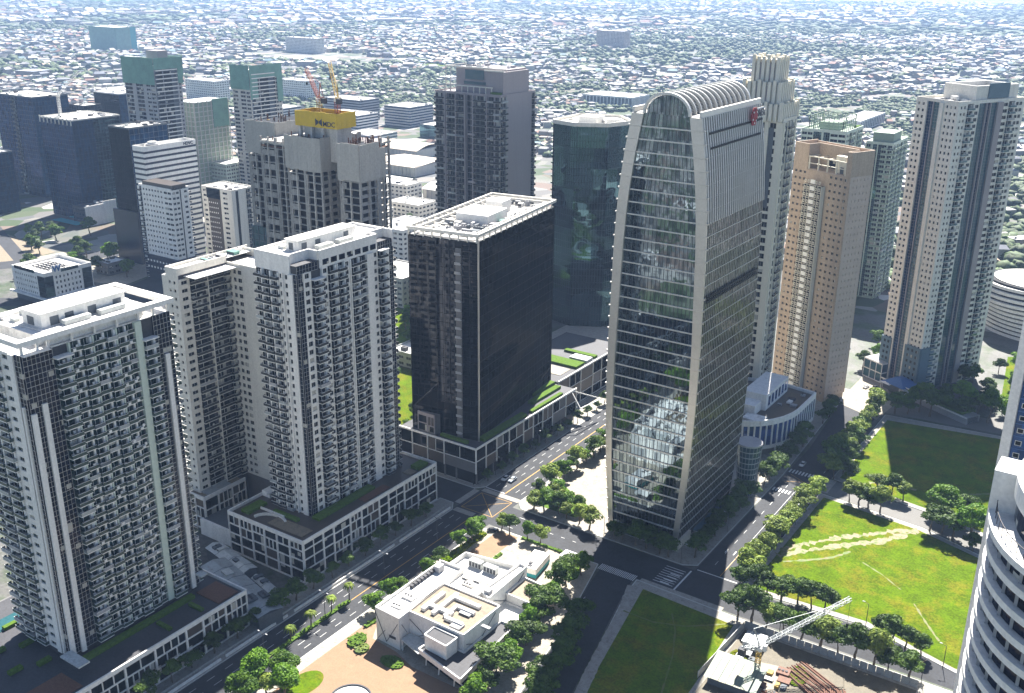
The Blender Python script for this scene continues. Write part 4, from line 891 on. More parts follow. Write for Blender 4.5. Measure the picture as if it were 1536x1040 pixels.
text('MDC', 3.1, 'navy', (-2., -.72, 135.9), (R(90), 0, 0), b.root, .06, 'lettering', .02, 1.05)

lg = MB()
for s in (-1, 1):
    lg.prism([(s*.15, 1.2), (s*2, 0), (s*2, 3.2), (s*.15, 2.)][::s], 0, .08)
lo = obj('bow_tie_logo', lg, 'navy', b.root, (-4.4, -.75, 135.8)); lo.rotation_euler = (R(90), 0, 0)

def lattice(mb, a, c, w, n, th=.16, mi=0):
    """square lattice boom from a to c"""
    a = Vector(a); c = Vector(c); d = (c-a).normalized(); up_ = Vector((0, 0, 1)) if abs(d.z) < .9 else Vector((1, 0, 0))
    r_ = d.cross(up_).normalized()*w/2; u_ = r_.cross(d).normalized()*w/2
    off = [r_+u_, r_-u_, -r_-u_, -r_+u_]
    for o_ in off: mb.beam(a+o_, c+o_, th, mi=mi)
    for i in range(n):
        p, q = a+(c-a)*i/n, a+(c-a)*(i+1)/n
        for k in range(4):
            mb.beam(p+off[k], q+off[(k+1) % 4], th*.7, mi=mi); mb.beam(p+off[k], p+off[(k+1) % 4], th*.7, mi=mi)
def crane(label, x, y, z, hm, jib, mat, tilt_to, cat='tower crane', cable=6., w=1.4):
    root = link('tower_crane', None, None, (x, y, z)); tag(root, label, cat)
    m1 = MB(); lattice(m1, (0, 0, 0), (0, 0, hm), w, max(3, int(hm/1.8))); obj('mast', m1, mat, root)
    c_ = MB().box(-1.1, 1.1, -1.1, 1.1, hm, hm+1.2).box(1.1, 2.3, -.6, .6, hm+.2, hm+2.2); obj('slewing_cab', c_, 'white', root)
    j = Vector(tilt_to)-Vector((x, y, z+hm+1)); m2 = MB(); lattice(m2, (0, 0, hm+1.2), (j.x, j.y, hm+1+j.z), w*.8, max(6, int(j.length/2)), .14); obj('jib', m2, jib, root)
    bk = Vector((-j.x, -j.y, 0)).normalized(); m3 = MB(); lattice(m3, (0, 0, hm+1.2), (bk.x*6, bk.y*6, hm+1.6), w*.8, 4, .14); obj('counter_jib', m3, jib, root)
    obj('counterweight', MB().box(bk.x*6-1, bk.x*6+1, bk.y*6-1, bk.y*6+1, hm-.4, hm+1.9), 'dgrey', root)
    m4 = MB(); m4.beam((0, 0, hm+1.2), (bk.x*2.5, bk.y*2.5, hm+8), .35); m4.beam((bk.x*6, bk.y*6, hm+1.6), (bk.x*2.5, bk.y*2.5, hm+8), .2); m4.beam((bk.x*2.5, bk.y*2.5, hm+8), (j.x*.85, j.y*.85, hm+1+j.z*.87), .1)
    obj('a_frame', m4, jib, root)
    if cable: m5 = MB().beam((j.x, j.y, hm+1+j.z), (j.x, j.y, hm+1+j.z-cable), .08).box(j.x-.3, j.x+.3, j.y-.3, j.y+.3, hm+j.z-cable-.2, hm+1+j.z-cable); obj('hook_cable', m5, 'black', root)
    return root
crane('red luffing crane with raised orange jib on the yellow formwork box, left one', -334, 339, 132, 13, 'redsteel', 'ysteel', (-347, 345, 158), w=1.7)
crane('orange and yellow luffing crane behind the red one on the yellow formwork box', -322, 338, 139.7, 6, 'ysteel', 'redsteel', (-337, 350, 161), w=1.7)

# ---- far left and middle distance buildings
def simple(name, label, x, y, W_, D_, H_, front, side, fh=3.4, wall='white', z0=.6, par=1.2, rot=0, cat='building', win='win', rmat='whiteroof', rail='rail', group=None, cl=5, fin=True):
    b = Bld(name, label, cat, x, y, rot, group); nf = max(1, int((H_-z0)/fh)); core(b, W_, D_, 0, z0+nf*fh, mat='slate')
    four(b, W_, D_, z0, nf, fh, front, side, wall=wall, win=win, rail=rail); roof(b, W_, D_, z0+nf*fh, par, rmat, wall)
    if fin: b.finish()
    if cl: clutter(b, -W_+1.5, -1.5, 1.5, D_-1.5, z0+nf*fh+.3, cl, ('white', 'grey', 'dgrey', 'lightgalv'), 2.2, int(abs(x)) % 97)
    b.zt = z0+nf*fh; return b
GB = [('G', 1, {'win': 'blueglass', 'fm': 'navy', 'mw': 3, 'half': 0})]; GK = [('G', 1, {'win': 'blackglass', 'fm': 'black', 'mw': 3, 'half': 0})]
bx = simple('office_tower', 'dark blue glass office tower with crane on its roof, far left', -772, 499, 44, 46, 85, GB, [('G', 20, {'win': 'blueglass', 'fm': 'navy', 'mw': 3, 'half': 0}), ('G', 26, {'win': 'tealglass', 'fm': 'dkmullion', 'mw': 3, 'half': 0})], 3.9, 'cream', cat='office tower', cl=12)
for q in range(9): obj('roof_post', MB().box(0, .7, 0, .7, 0, 5.5), 'cream', bx.root, (-44+q*5.4, -.6, 79))
crane('white tower crane on the roof of the dark blue glass tower', -806, 512, 85, 14, 'white', 'white', (-800, 530, 118), cable=0, w=1.8)
simple('office_tower', 'dark blue glass tower with ribbed balcony column at the left edge', -880, 533, 60, 36, 94, [('G', 20, {'win': 'blueglass', 'fm': 'navy', 'half': 0, 'mw': 3}), ('B', 5, {}), ('G', 20, {'win': 'blueglass', 'fm': 'navy', 'half': 0, 'mw': 3})], GB, 3.9, 'slate', cat='office tower', cl=8)
simple('office_tower', 'teal dark glass block at the very left edge, lower than its neighbour', -850, 470, 40, 20, 52, GB, GB, 3.9, 'slate', cat='office tower', cl=4)
simple('office_tower', 'dark low block with a flat roof behind the crane topped blue tower', -905, 640, 40, 28, 86, GK, GB, 3.9, 'white', cat='office tower')
b = Bld('billboard_building', 'dark low shop building with one large blank white side wall', 'building', -751, 487)
core(b, 17, 29, 0, 15, mat='black'); facade(b, '-y', (-17, 0), 17, .5, 4, 3.7, [('W', 4, {'n': 1, 'win': 'blueglass'})]*4, wall='navy'); facade(b, '-x', (-17, 29), 29, .5, 4, 3.7, [('W', 4, {})]*6, wall='navy'); facade(b, '+y', (0, 29), 17, .5, 4, 3.7, [('W', 4, {})]*4, wall='navy')
b.p('blank_wall', 'white').box(-.4, .1, 0, 18, 0, 16.6).box(-.4, .1, 18, 29.6, 0, 18.5); b.p('roof', 'dgrey').box(-17, -.5, 0, 29, 15.3, 15.7); b.p('blue_awning', 'teal').box(-34, -1, -9, -1, 3, 3.4).box(-30, -17.3, 4, 16, 3.8, 4.1); b.finish(); clutter(b, -16, -2, 2, 26, 15.7, 5, ('white', 'bluepanel', 'grey'), 2, 3)
b = simple('office_tower', 'navy glass office slab directly left of the striped white one', -620, 443, 22.5, 33, 96, GK, [('G', 1, {'win': 'blueglass', 'fm': 'grey', 'mw': 4, 'half': 0})], 3.8, 'slate', cat='office tower', rmat='concretelt', cl=8)
obj('lower_block', MB().box(-25, 2, -2.5, -.6, 0, 38), 'navy', b.root)
b = simple('office_tower', 'white office tower with dark horizontal window stripes', -598, 437.5, 12, 44, 86.5, [('S', 1, {'sh': 2.2})], [('S', 1, {'sh': 2.2})], 3.75, 'white', cat='office tower', win='navy', par=3.5, cl=7)
hp = MB()
for k, (rr_, z_) in enumerate(((5.6, 2.5), (4.6, 3.6), (3., 4.2))): hp.cyl(-6, 12, b.zt+.3 if k == 0 else b.zt+2.8+k*.6, b.zt+2.8+k*1.2, rr_, 20, k % 2)
obj('helipad_drum', hp, ['cream', 'grey'], b.root)
text('HDVC', 3., 'navy', (.12, 33, b.zt+.5), (R(90), 0, R(90)), b.root, .08, 'lettering', .08)
b = simple('hotel_tower', 'white hotel tower with square windows and dark base before the striped tower', -556, 424, 33.5, 14.5, 67, [('B', 2.6, {'blk': 0}), ('W', 22, {'n': 7, 'mg': 1.5, 'h': 1.4, 'sill': 1.}), ('W', 8, {'n': 2, 'mg': .5, 'h': 1.5})], [('W', 6, {'n': 2, 'mg': .6, 'h': 1.5}), ('P', .8, {'mat': 'black'}), ('P', 1), ('W', 5, {'n': 1, 'mg': 1.4, 'h': 1.5})], 3.5, 'white', cat='hotel tower', fin=False, cl=9)
b.p('dark_base', 'navy').box(-34, 1., -1.2, -.05, 0, 17).box(.05, 1., 0, 14, 0, 17); b.p('parapet', 'brownpanel').box(-30, 0, .6, 12, b.zt+.3, b.zt+3.4)
for q in range(10):
    for r_ in range(2): b.unit('base_window', ['white'], (-31+q*3.2, -1.35, 8+r_*4.4), [(0, 1.5, 0, .1, 0, 1.3, 0)])
b.finish()
b = simple('hotel_tower', 'cream hotel with a dark dotted panel down its front, left of the concrete tower', -549, 468, 31, 20, 58, [('W', 6, {'n': 1, 'mg': 1.6, 'h': 1.5}), ('P', 12, {'mat': 'brownpanel', 'fin': .15}), ('W', 9, {'n': 1, 'mg': 2.6, 'h': 1.5}), ('P', 2)], [('P', 3), ('P', 2, {'mat': 'black'}), ('P', 6), ('B', 4), ('P', 2)], 3.5, 'cream', cat='hotel tower', fin=False, cl=6)
for q in range(5):
    for r_ in range(14): b.unit('window', ['white'], (-24+q*2.1+(r_ % 2)*.3, -.25, 4.5+r_*3.5), [(0, .8, 0, .08, 0, .9, 0)])
b.p('crown_glazing', 'blackglass').box(-25.5, -12, -.35, -.16, 50, 57); b.finish()
b = simple('apartment_block', 'pale lime green apartment slab with white roof behind the hotels', -708, 600, 32, 32, 40, [('W', 4, {'n': 2, 'mg': .6})]*8, [('W', 4, {'n': 2, 'mg': .6})]*6, 3.2, 'mint', cat='apartments', cl=0)
simple('apartment_block', 'green apartment wing with dark windows, left part of the lime slab', -742, 596, 22, 30, 36, [('W', 3, {'n': 2, 'mg': .5})]*5, [('W', 3, {'n': 2, 'mg': .5})]*6, 3.2, 'mintdk', cat='apartments', cl=2)
b = simple('office_block', 'white four storey office with blue rooftop letter and deep overhang, lower left', -583.5, 344, 35, 33.5, 22, [('P', 2), ('W', 26, {'n': 10, 'mg': 1.3, 'h': 1.5}), ('P', .5), ('G', 8, {'win': 'tealglass', 'fm': 'slate', 'half': 0, 'mw': 8})], [('G', 6, {'win': 'tealglass', 'fm': 'slate', 'half': 0, 'mw': 6}), ('W', 20, {'n': 7, 'mg': 1.5, 'h': 1.7}), ('G', 7, {'win': 'tealglass', 'fm': 'slate', 'half': 0, 'mw': 7})], 3.4, 'white', cat='office', z0=5.5, par=2.6, fin=False, cl=0)
b.p('window_band', 'tealglass').box(.02, .16, 8, 24, 20.2, 22.2).box(-32, -10, -.16, -.02, 20.2, 22.2); b.p('ledge', 'white').box(-38, 1.6, -2.2, -.3, 4.6, 5.5).box(.02, 1.6, -.3, 34, 4.6, 5.5)
b.p('ground_floor', 'navy').box(-34, -1, 1, 32.5, .05, 5)
for q in range(5): b.p('roof_truss', 'dgrey').beam((-26+q*4, 8, b.zt+1.6), (-26+q*4, 22, b.zt+1.6), .6).beam((-26, 9+q*3.5, b.zt+1.), (-8, 9+q*3.5, b.zt+1.), .5)
b.p('logo_panel', 'white').box(.2, .5, 5.5, 11.5, 20.2, 25.)
b.finish(); text('W', 5.6, 'bluepanel', (.55, 6., 21.3), (R(90), 0, R(90)), b.root, .1, 'letter_sign', .18, .95)
simple('office_block', 'grey low block cut by the left edge beside the white office', -640, 320, 20, 24, 24, [('W', 4, {'n': 1})]*5, [('W', 4, {'n': 1})]*5, 3.6, 'greywall', cat='office', cl=3)
b = simple('netted_tower', 'tall grey tower wrapped in green netting at its top, upper left', -712, 539, 39.5, 26, 128, [('W', 5, {'mg': .9, 'h': 2.4, 'sill': .4}), ('P', 1.4), ('W', 5, {'mg': .9, 'h': 2.4, 'sill': .4}), ('P', 1), ('W', 6, {'n': 2, 'mg': 1})], [('P', .6, {'mat': 'black'}), ('B', 20, {'d': 1.2, 'blk': 0, 'rail': 'white', 'rh': .7}), ('P', 1), ('W', 3, {})], 3.3, 'grey', cat='tower', fin=False, cl=5)
b.p('green_netting', 'netgreen').box(-40, .4, -1., -.8, 112, 133).box(.8, 1., -.6, 27, 124, 133).box(-40, 1, -.8+27.6, 27.9, 118, 133).box(.82, 1.02, 22, 27, 112, 124); b.p('crown_drum', 'mauve').box(-18, -4, 8, 18, 128, 138)
b.finish()
b = simple('netted_tower', 'smaller grey tower with green netting and white balcony lines, left of the concrete tower', -684, 613, 22.5, 36, 120, [('W', 4, {'mg': .7, 'h': 1.8}), ('P', 1), ('W', 4, {'mg': .7, 'h': 1.8}), ('W', 3, {})], [('P', 1), ('B', 22, {'d': 1.3, 'blk': 0, 'rail': 'white', 'rh': .6}), ('P', 1, {'mat': 'black'}), ('W', 6, {'n': 2})], 3.3, 'concretelt', cat='tower', fin=False, cl=5)
b.p('green_netting', 'netgreen').box(-23, .4, -1., -.8, 104, 124).box(.9, 1.1, -.6, 8, 96, 124).box(.9, 1.1, 8, 30, 113, 124).box(.9, 1.1, 30, 36.5, 92, 124); b.finish()
# open framed building with green scaffold
b = Bld('unfinished_frame', 'open green and white concrete frame building between the two netted towers', 'unfinished building', -727, 587)
b.p('floor_void', 'mintdk').box(-24, -.6, .6, 37, 0, 92)
for f in range(24): b.unit('floor_slab', ['lightgalv'], (-25, 0, 4*f), [(0, 25, 0, 38, 0, .5, 0)])
for q in range(9): b.p('column', 'concretelt').box(-.7, .06, q*4.7, q*4.7+.7, 0, 93)
for q in range(6): b.p('column', 'concretelt').box(-25+q*4.8, -24.3+q*4.8, -.06, .7, 0, 93)
b.p('green_netting', 'netgreen').box(-.5, .4, 20, 37, 70, 94); b.finish()
simple('netted_tower', 'far teal netted block standing alone near the top left corner', -2330, 1662, 110, 60, 62, [('P', 1)], [('P', 1), ('P', .4, {'mat': 'teal'})], 3.5, 'netgreen', cat='tower', cl=3)
MID = [ # name, label, x, y, W, D, H, wall, front kind
 ('office_block', 'white office with blue ribbon windows behind the concrete tower, nearest of its row', -905, 985, 60, 40, 26, 'white', 'S', 'blueglass'),
 ('office_block', 'grey office with dark blue end wall behind the white ribbon window office', -990, 1085, 70, 40, 30, 'grey', 'S', 'navy'),
 ('office_block', 'pale office block with blue glass corner in the row behind the concrete tower', -905, 1090, 46, 50, 28, 'concretelt', 'S', 'blueglass'),
 ('office_block', 'teal glazed low office beside the mauve tower', -800, 1035, 44, 60, 18, 'slate', 'G', 'tealglass'),
 ('office_block', 'low white office with dark window lines below the row of offices', -840, 940, 46, 46, 12, 'white', 'S', 'slate'),
 ('office_block', 'long white office with flat roof far behind the concrete tower', -1075, 1015, 60, 40, 22, 'white', 'S', 'blueglass'),
 ('apartment_block', 'cream courtyard apartments under a pale roof, nearest the mauve tower', -600, 715, 52, 22, 17, 'cream', 'W', 'win'),
 ('apartment_block', 'cream low apartments with pale roof below the courtyard block', -548, 668, 34, 26, 13, 'cream', 'W', 'win'),
 ('apartment_block', 'low cream block with trees at its foot right of the concrete tower', -560, 630, 26, 20, 14, 'cream', 'W', 'win'),
 ('apartment_block', 'pale four storey block between the white tower and the black block, upper one', -462, 545, 30, 40, 26, 'white', 'W', 'win'),
 ('apartment_block', 'grey white block between the white tower and the black block, lower one', -400, 470, 34, 34, 22, 'concretelt', 'W', 'slate'),
 ('apartment_block', 'white low house block behind the podium roof garden', -318, 392, 26, 26, 9, 'lightgalv', 'W', 'slate'),
 ('apartment_block', 'peach long block on the far plain at upper left', -1930, 1960, 110, 30, 40, 'cream', 'W', 'win'),
 ('apartment_block', 'pair of pinkish slabs far out right of the mauve tower', -1440, 2690, 90, 40, 46, 'pinktan', 'W', 'win'),
 ('apartment_block', 'white slab on the far plain near the teal netted block', -1320, 1110, 70, 30, 34, 'white', 'W', 'win'),
 ('apartment_block', 'cream slab with rounded shadow on the far plain left of the netted tower', -1260, 960, 30, 40, 40, 'cream', 'W', 'win'),
 ('civic_building', 'long white colonnaded building on the plain left of the barrel roof', -770, 1475, 90, 60, 16, 'white', 'C', 'slate'),
 ('civic_building', 'white arcaded hall on the plain right of the crowned tower', -395, 1420, 30, 120, 15, 'white', 'C', 'slate'),
 ('office_block', 'white boxy building left of the hotels with grey roof', -612, 408, 14, 16, 10, 'greywall', 'W', 'win'),
 ('office_block', 'dark red and white office behind the crane topped blue tower', -985, 690, 30, 36, 78, 'white', 'S', 'red'),
 ('office_block', 'black low block beside the dark red and white office', -920, 610, 24, 20, 76, 'dgrey', 'G', 'blackglass'),
 ('apartment_block', 'white tiered block on the plain above the netted towers', -1240, 1230, 60, 30, 30, 'white', 'W', 'win'),
 ('apartment_block', 'pale block with red banners right of the tall netted tower', -1120, 1010, 40, 30, 30, 'pinktan', 'W', 'bluepanel')]
for (nm, lb, x, y, W_, D_, H_, wl, k_, wn_) in MID:
    if k_ == 'S': f_ = s_ = [('S', 1, {'sh': 1.9, 'win': wn_})]
    elif k_ == 'G': f_ = s_ = [('G', 1, {'win': wn_, 'fm': 'slate', 'half': 0, 'mw': 4})]
    elif k_ == 'C': f_ = s_ = [('W', 4, {'mg': .8, 'h': 11, 'sill': 1.5, 'win': wn_})]*14
    else: f_ = [('W', 4, {'n': 1, 'mg': .9, 'h': 1.6, 'win': wn_})]*int(max(3, W_/4.6)); s_ = [('W', 4, {'n': 1, 'mg': .9, 'h': 1.6, 'win': wn_})]*int(max(3, D_/4.6))
    simple(nm, lb, x, y, W_, D_, H_, f_, s_, 13.6 if k_ == 'C' else 3.6, wl, cat=nm.split('_')[0]+' building' if nm != 'office_block' else 'office', cl=4 if H_ < 60 else 3)
# warehouses with big pale roofs
for (lb, x, y, W_, D_, h, m_, cur) in [('peach roofed warehouse behind the mauve tower, nearest of the warehouses', -672, 815, 62, 58, 10, 'sandroof', 0), ('warehouse with curved grey roof edge behind the peach one', -735, 895, 60, 50, 10, 'sandroof', 5),
        ('mauve brown warehouse roof furthest behind the concrete tower', -800, 905, 80, 50, 8, 'mauveroof', 0), ('white roofed long shed right of the concrete tower', -640, 765, 60, 14, 7, 'whiteroof', 0), ('white curved roofed hall beside the cream apartments', -575, 740, 26, 30, 9, 'whiteroof', 4)]:
    if 'sandroof' not in M: paint('sandroof', (.55, .46, .36), var=.1, scale=.1); paint('mauveroof', (.30, .25, .24), var=.15, scale=.1)
    b = Bld('warehouse', lb, 'warehouse', x, y); b.p('wall', 'concretelt').box(-W_, 0, 0, D_, 0, h)
    for q in range(int(W_/5)): b.p('pilaster', 'grey').box(-W_+q*5, -W_+q*5+.5, -.4, 0, 0, h-.5)
    rf = b.p('roof', m_); K = 10
    for i in range(K):
        y0_, y1_ = -1+(D_+2)*i/K, -1+(D_+2)*(i+1)/K
        za, zb_ = [h+.2+(cur or 2.)*(math.sin(math.pi*j/K) if cur else 1-abs(2*j/K-1)) for j in (i, i+1)]
        rf.prism([(-W_-1, y0_), (1, y0_), (1, y1_), (-W_-1, y1_)], za-.3, za, 0) if False else rf.quad((-W_-1, y0_, za), (1, y0_, za), (1, y1_, zb_), (-W_-1, y1_, zb_))
    b.p('gable', 'grey').prism([(0, 0), (-.4, 0), (-.4, D_), (0, D_)], h, h+1.2)
    b.finish()
# banded curved building at the right edge
b = Bld('banded_building', 'white curved building with swirling black bands at the right edge behind the cream tower', 'building', -62, 655)
for k in range(11):
    rx, ry = 38-1.2*abs(k-7), 30-.9*abs(k-7); ph_ = .35*k
    b.p('white_band', 'white').prism([(rx*math.cos(a)+2*math.cos(3*a+ph_), ry*math.sin(a)) for a in [2*math.pi*i/40 for i in range(40)]], k*2.9+.0, k*2.9+1.7)
    b.p('black_band', 'black').prism([((rx-1.2)*math.cos(a), (ry-1.2)*math.sin(a)) for a in [2*math.pi*i/40 for i in range(40)]], k*2.9+1.7, k*2.9+2.9)
b.p('roof', 'cream').prism([(30*math.cos(a), 24*math.sin(a)) for a in [2*math.pi*i/40 for i in range(40)]], 31.9, 32.4); b.finish()

# ---- round white tower and blue tower at the right edge, near the camera
b = Bld('blue_tower', 'slender blue glass tower with white corner fin at the right edge', 'tower', -27.2, 256)
b.p('corner_fin', 'white').box(-.6, 1.6, -2.2, 0, 0, 152)
nf = 46
for f in range(nf):
    z = 1+3.25*f; b.unit('glass_panel', ['royal'], (1.7, 0, z), [(0, 5, 0, .3, 0, 3.2, 0)]); b.unit('window', ['white', 'win'], (2.3, -.12, z+.9), [(0, 1.5, 0, .1, 0, 1.3, 0), (.15, 1.35, -.05, 0.02, .15, 1.15, 1)])
    b.p('floor_band', 'bluepanel').box(1.7, 30, -.1, 0, z-.12, z+.12)
b.p('body', 'bluepanel').box(0.2, 30, .4, 26, 0, 151); b.p('corner_fin', 'white').box(6.8, 8, -1.2, .35, 0, 150).box(9.9, 10.6, -1.2, .35, 0, 150)
b.p('side_wall', 'concretelt').box(-.5, .1, .1, 26, 0, 151)
b.finish()
b = Bld('round_tower', 'white rounded tower with dark curved window bands, lower right corner', 'tower', .9, 168)
rr1, rr2 = 18.6, 17.6; KA = 72
def ringp(r): return [(r*math.cos(2*math.pi*i/KA), r*math.sin(2*math.pi*i/KA)*1.25) for i in range(KA)]
for f in range(22):
    z = 118.-4.0*(f+1)
    o_ = obj('window_band', MB().prism(ringp(rr2-.15), z+1.25, z+4.0), 'wincur', b.root); o_ = obj('balcony_band', MB().prism(ringp(rr1), z, z+1.2), 'white', b.root)
    for i in range(0, KA, 2):
        a = 2*math.pi*i/KA; b.p('mullion', 'grey').beam((rr2*math.cos(a), rr2*1.25*math.sin(a), z+1.2), (rr2*math.cos(a), rr2*1.25*math.sin(a), z+4), .3, .5)
b.p('core', 'slate').prism(ringp(16.5), 0, 118)
b.p('roof_ledge', 'white').prism(ringp(18.9), 118, 119.1)
def annulus(part, mat, r0, r1, z0, z1):
    mb = b.p(part, mat)
    for i in range(KA):
        a0, a1 = 2*math.pi*i/KA, 2*math.pi*(i+1)/KA; f_ = lambda r, a: (r*math.cos(a), r*math.sin(a)*1.25)
        mb.prism([f_(r0, a0), f_(r1, a0), f_(r1, a1), f_(r0, a1)], z0, z1)
b.p('setback_storey', 'wincur').prism(ringp(15.2), 119.1, 123.4); annulus('crown_ring', 'white', 14.2, 15.9, 123.4, 126.6); b.p('roof', 'whiteroof').prism(ringp(14.2), 123.4, 124.4)
for i in range(0, KA): a = 2*math.pi*i/KA; b.p('railing', 'dgrey').beam((17.9*math.cos(a), 22.4*math.sin(a), 119.1), (17.9*math.cos(a), 22.4*math.sin(a), 120.9), .12)
annulus('railing', 'dgrey', 17.85, 17.97, 120.85, 120.97)
b.p('stair_head', 'white').box(-19, -14.6, -3, 3, 119.1, 126); b.finish()
clutter(b, -10, 8, -12, 12, 124.4, 16, ('white', 'lightgalv', 'grey'), 1.8, 15)
b2 = b

# ---- museum like white building at the bottom
b = Bld('gallery_building', 'white angular gallery with slanting joints and sandy flat roof, bottom centre', 'gallery', 0, 0)
def block(poly, z0, z1, par=1.1, roofm='whiteroof', wm='white', th=.45):
    b.p('wall', wm).prism(poly, z0, z1); k = len(poly)
    for i in range(k):
        a, c = Vector(poly[i]), Vector(poly[(i+1) % k]); d_ = (c-a).normalized()*.0
        b.p('parapet', wm).beam((a.x, a.y, z1+par/2), (c.x, c.y, z1+par/2), th, par)
    cxx = sum(p[0] for p in poly)/k; cyy = sum(p[1] for p in poly)/k
    b.p('roof_deck' if roofm != 'sand' else 'sandy_roof', roofm).prism([(x+(cxx-x)*.03, y+(cyy-y)*.03) for x, y in poly], z1, z1+.12)
block([(-188.4, 203.8), (-178.4, 203.2), (-179, 237), (-188, 237)], 0, 11)
block([(-178.7, 208.2), (-157, 208), (-156.6, 226.5), (-178.7, 226.5)], 0, 11.4, .7, 'sand')
block([(-184.6, 237.3), (-178.8, 237.3), (-178.8, 227), (-166, 227), (-165, 249), (-184.4, 246)], 0, 10.2, 1.8)
block([(-165.8, 229.5), (-161.5, 227.5), (-161.8, 250), (-164.7, 250)], 0, 11.6, 1.)
block([(-161.3, 237.2), (-151.9, 237), (-152.3, 247.6), (-161.3, 248.3)], 0, 8.4, .8, 'sand')
block([(-161.3, 227.3), (-152.5, 227.3), (-151.8, 236.8), (-161.3, 236.8)], 0, 5.4, .8)
block([(-168.8, 201), (-149.8, 196.6), (-151.4, 227), (-156.3, 227), (-156.5, 207.6), (-168, 207.8)], 4.4, 5.6, .8, 'dgrey')
b.p('glazed_foyer', 'blackglass').prism([(-168, 203.6), (-152, 200), (-153, 226), (-168, 226)], 0, 4.3)
block([(-167.6, 202.4), (-158.8, 201.6), (-158.6, 206.9), (-167.6, 207.2)], 5.9, 10.6, .5, 'dgrey')
b.p('entrance_canopy', 'lightgalv').prism([(-178, 203.5), (-169, 200.8), (-168.2, 207.6), (-178, 207.8)], 4., 4.3)
cl_ = b.p('raking_column', 'white')
for (x, y) in ((-166, 201.2), (-160, 199.8), (-153, 198.2)): cl_.beam((x, y, 4.4), (x+1.5, y+2.5, 0), .35).beam((x, y, 4.4), (x-1.2, y+1, 0), .35)
cl_.beam((-177.8, 203.8, 4), (-177.8, 203.8, 0), .4)
j = b.p('joint_line', 'dgrey')
for (p0, p1) in (((-188.46, 203.72, 10), (-184, 203.4, 1)), ((-184, 203.4, 1), (-179, 203.15, 9.5)), ((-188, 203.7, 0.5), (-184.5, 203.45, 5)), ((-178.2, 208.05, 9), (-168, 207.92, 3)), ((-178, 208.05, 2), (-166, 207.9, 9.5)), ((-156.62, 210, 2), (-156.4, 224, 11)), ((-156.7, 209, 8), (-156.4, 222, 1.)), ((-161.4, 230, 2), (-161.6, 248, 11)), ((-161.4, 230, 10), (-161.6, 246, 1)), ((-151.75, 238, 1), (-152.1, 247, 8)), ((-178.35, 204.4, 9), (-178.6, 207.9, 3))):
    j.beam(p0, p1, .14)
b.p('name_panel', 'dgrey').box(-182.6, -180, 203.1, 203.3, 3.4, 4.2)
du = b.p('roof_duct', 'white')
for (x0, x1, y0, y1) in ((-176, -174.5, 211, 222), (-176, -166, 213.5, 215), (-172, -170.6, 211, 224), (-170.6, -161, 221.5, 222.8), (-168, -166.8, 212, 219), (-166.8, -160, 211, 212.2), (-166.8, -160.5, 217.8, 219)): du.box(x0, x1, y0, y1, 11.5+.03*(x0 % 3), 12.5+.04*(y0 % 4))
for q in range(2): b.p('chiller', 'lightgalv').box(-180+q*6, -175+q*6, 241.6, 243.8, 10.4, 12.8)
for q in range(8): b.p('chiller_fan', 'dgrey').box(-179.7+q*1.3+(q > 3)*.9, -178.9+q*1.3+(q > 3)*.9, 241.5, 241.6, 10.8, 12.4)
for q in range(10): b.p('roof_plant', 'dgrey').box(-187.2, -186, 219+q*1.7, 220.1+q*1.7, 11.2, 12.2)
b.p('roof_plant', 'grey').box(-186.8, -184.4, 231, 234, 11.2, 13.4).box(-164.4, -162.4, 228.8, 231, 11.8, 13.6)
b.finish()
clutter(b, -186, -180, 206, 218, 11.15, 5, ('white',), .5, 2); clutter(b, -166, -152, 209, 225, 11.55, 3, ('white', 'grey'), .6, 6); clutter(b, -178, -167, 229, 240, 10.35, 4, ('white', 'cream'), .6, 7)
# ================================================================== GROUND AND STREETS
def sheet(name, poly, z, mat, kind='structure', holes=None):
    mb = MB(); n = len(poly); a = sum(poly[i][0]*poly[(i+1) % n][1]-poly[(i+1) % n][0]*poly[i][1] for i in range(n))
    if a < 0: poly = poly[::-1]
    mb.v = [(x, y, z) for x, y in poly]; mb.f = [tuple(range(n))]; mb.m = [0]; return struct(name, mb, mat, kind)
def slab(name, poly, z, mat, kerb=True):
    mb = MB().prism(poly, 0, z); o = struct(name, mb, mat)
    if kerb:
        k = MB(); n = len(poly)
        for i in range(n):
            a, c = poly[i], poly[(i+1) % n]; k.beam((a[0], a[1], z/2+.02), (c[0], c[1], z/2+.02), .35, z+.04)
        struct('kerb', k, 'kerb')
    return o
G_ = 16000
sheet('ground', [(-G_, -G_), (G_, -G_), (G_, G_), (-G_, G_)], -.02, 'cityfloor')
sheet('district_ground', [(-700, 60), (60, 60), (60, 640), (-330, 640), (-560, 600), (-700, 420)], 0, 'districtfloor')
AVW, AVE = -219.5, -201.
sheet('avenue', [(AVW-.2, 100), (AVE+.2, 100), (AVE+.2, 640), (AVW-.2, 640)], .02, 'asphalt')
sheet('cross_street', [(-330, 289), (AVW, 289), (AVW, 303), (-330, 303)], .021, 'asphalt')
sheet('cross_street', [(AVE-.2, 283), (-99, 281.5), (-20, 283), (-20, 294), (-62, 299), (-99, 296.5), (-122, 298.5), (AVE-.2, 299)], .021, 'asphalt')
sheet('park_road', [(-121.8, 295), (-104.2, 295), (-104.2, 395), (-108, 500), (-128, 500), (-121.8, 420)], .024, 'asphalt')
sheet('lower_road', [(-151, 285), (-137.6, 283), (-136, 272), (-120, 200), (-110, 150), (-124, 150), (-134.5, 200), (-141.5, 240), (-148.5, 270)], .026, 'asphalt')
sheet('park_lane', [(-106, 382.4), (-62, 377), (-20, 362), (-20, 374), (-62, 389), (-106, 396)], .028, 'asphaltlt')
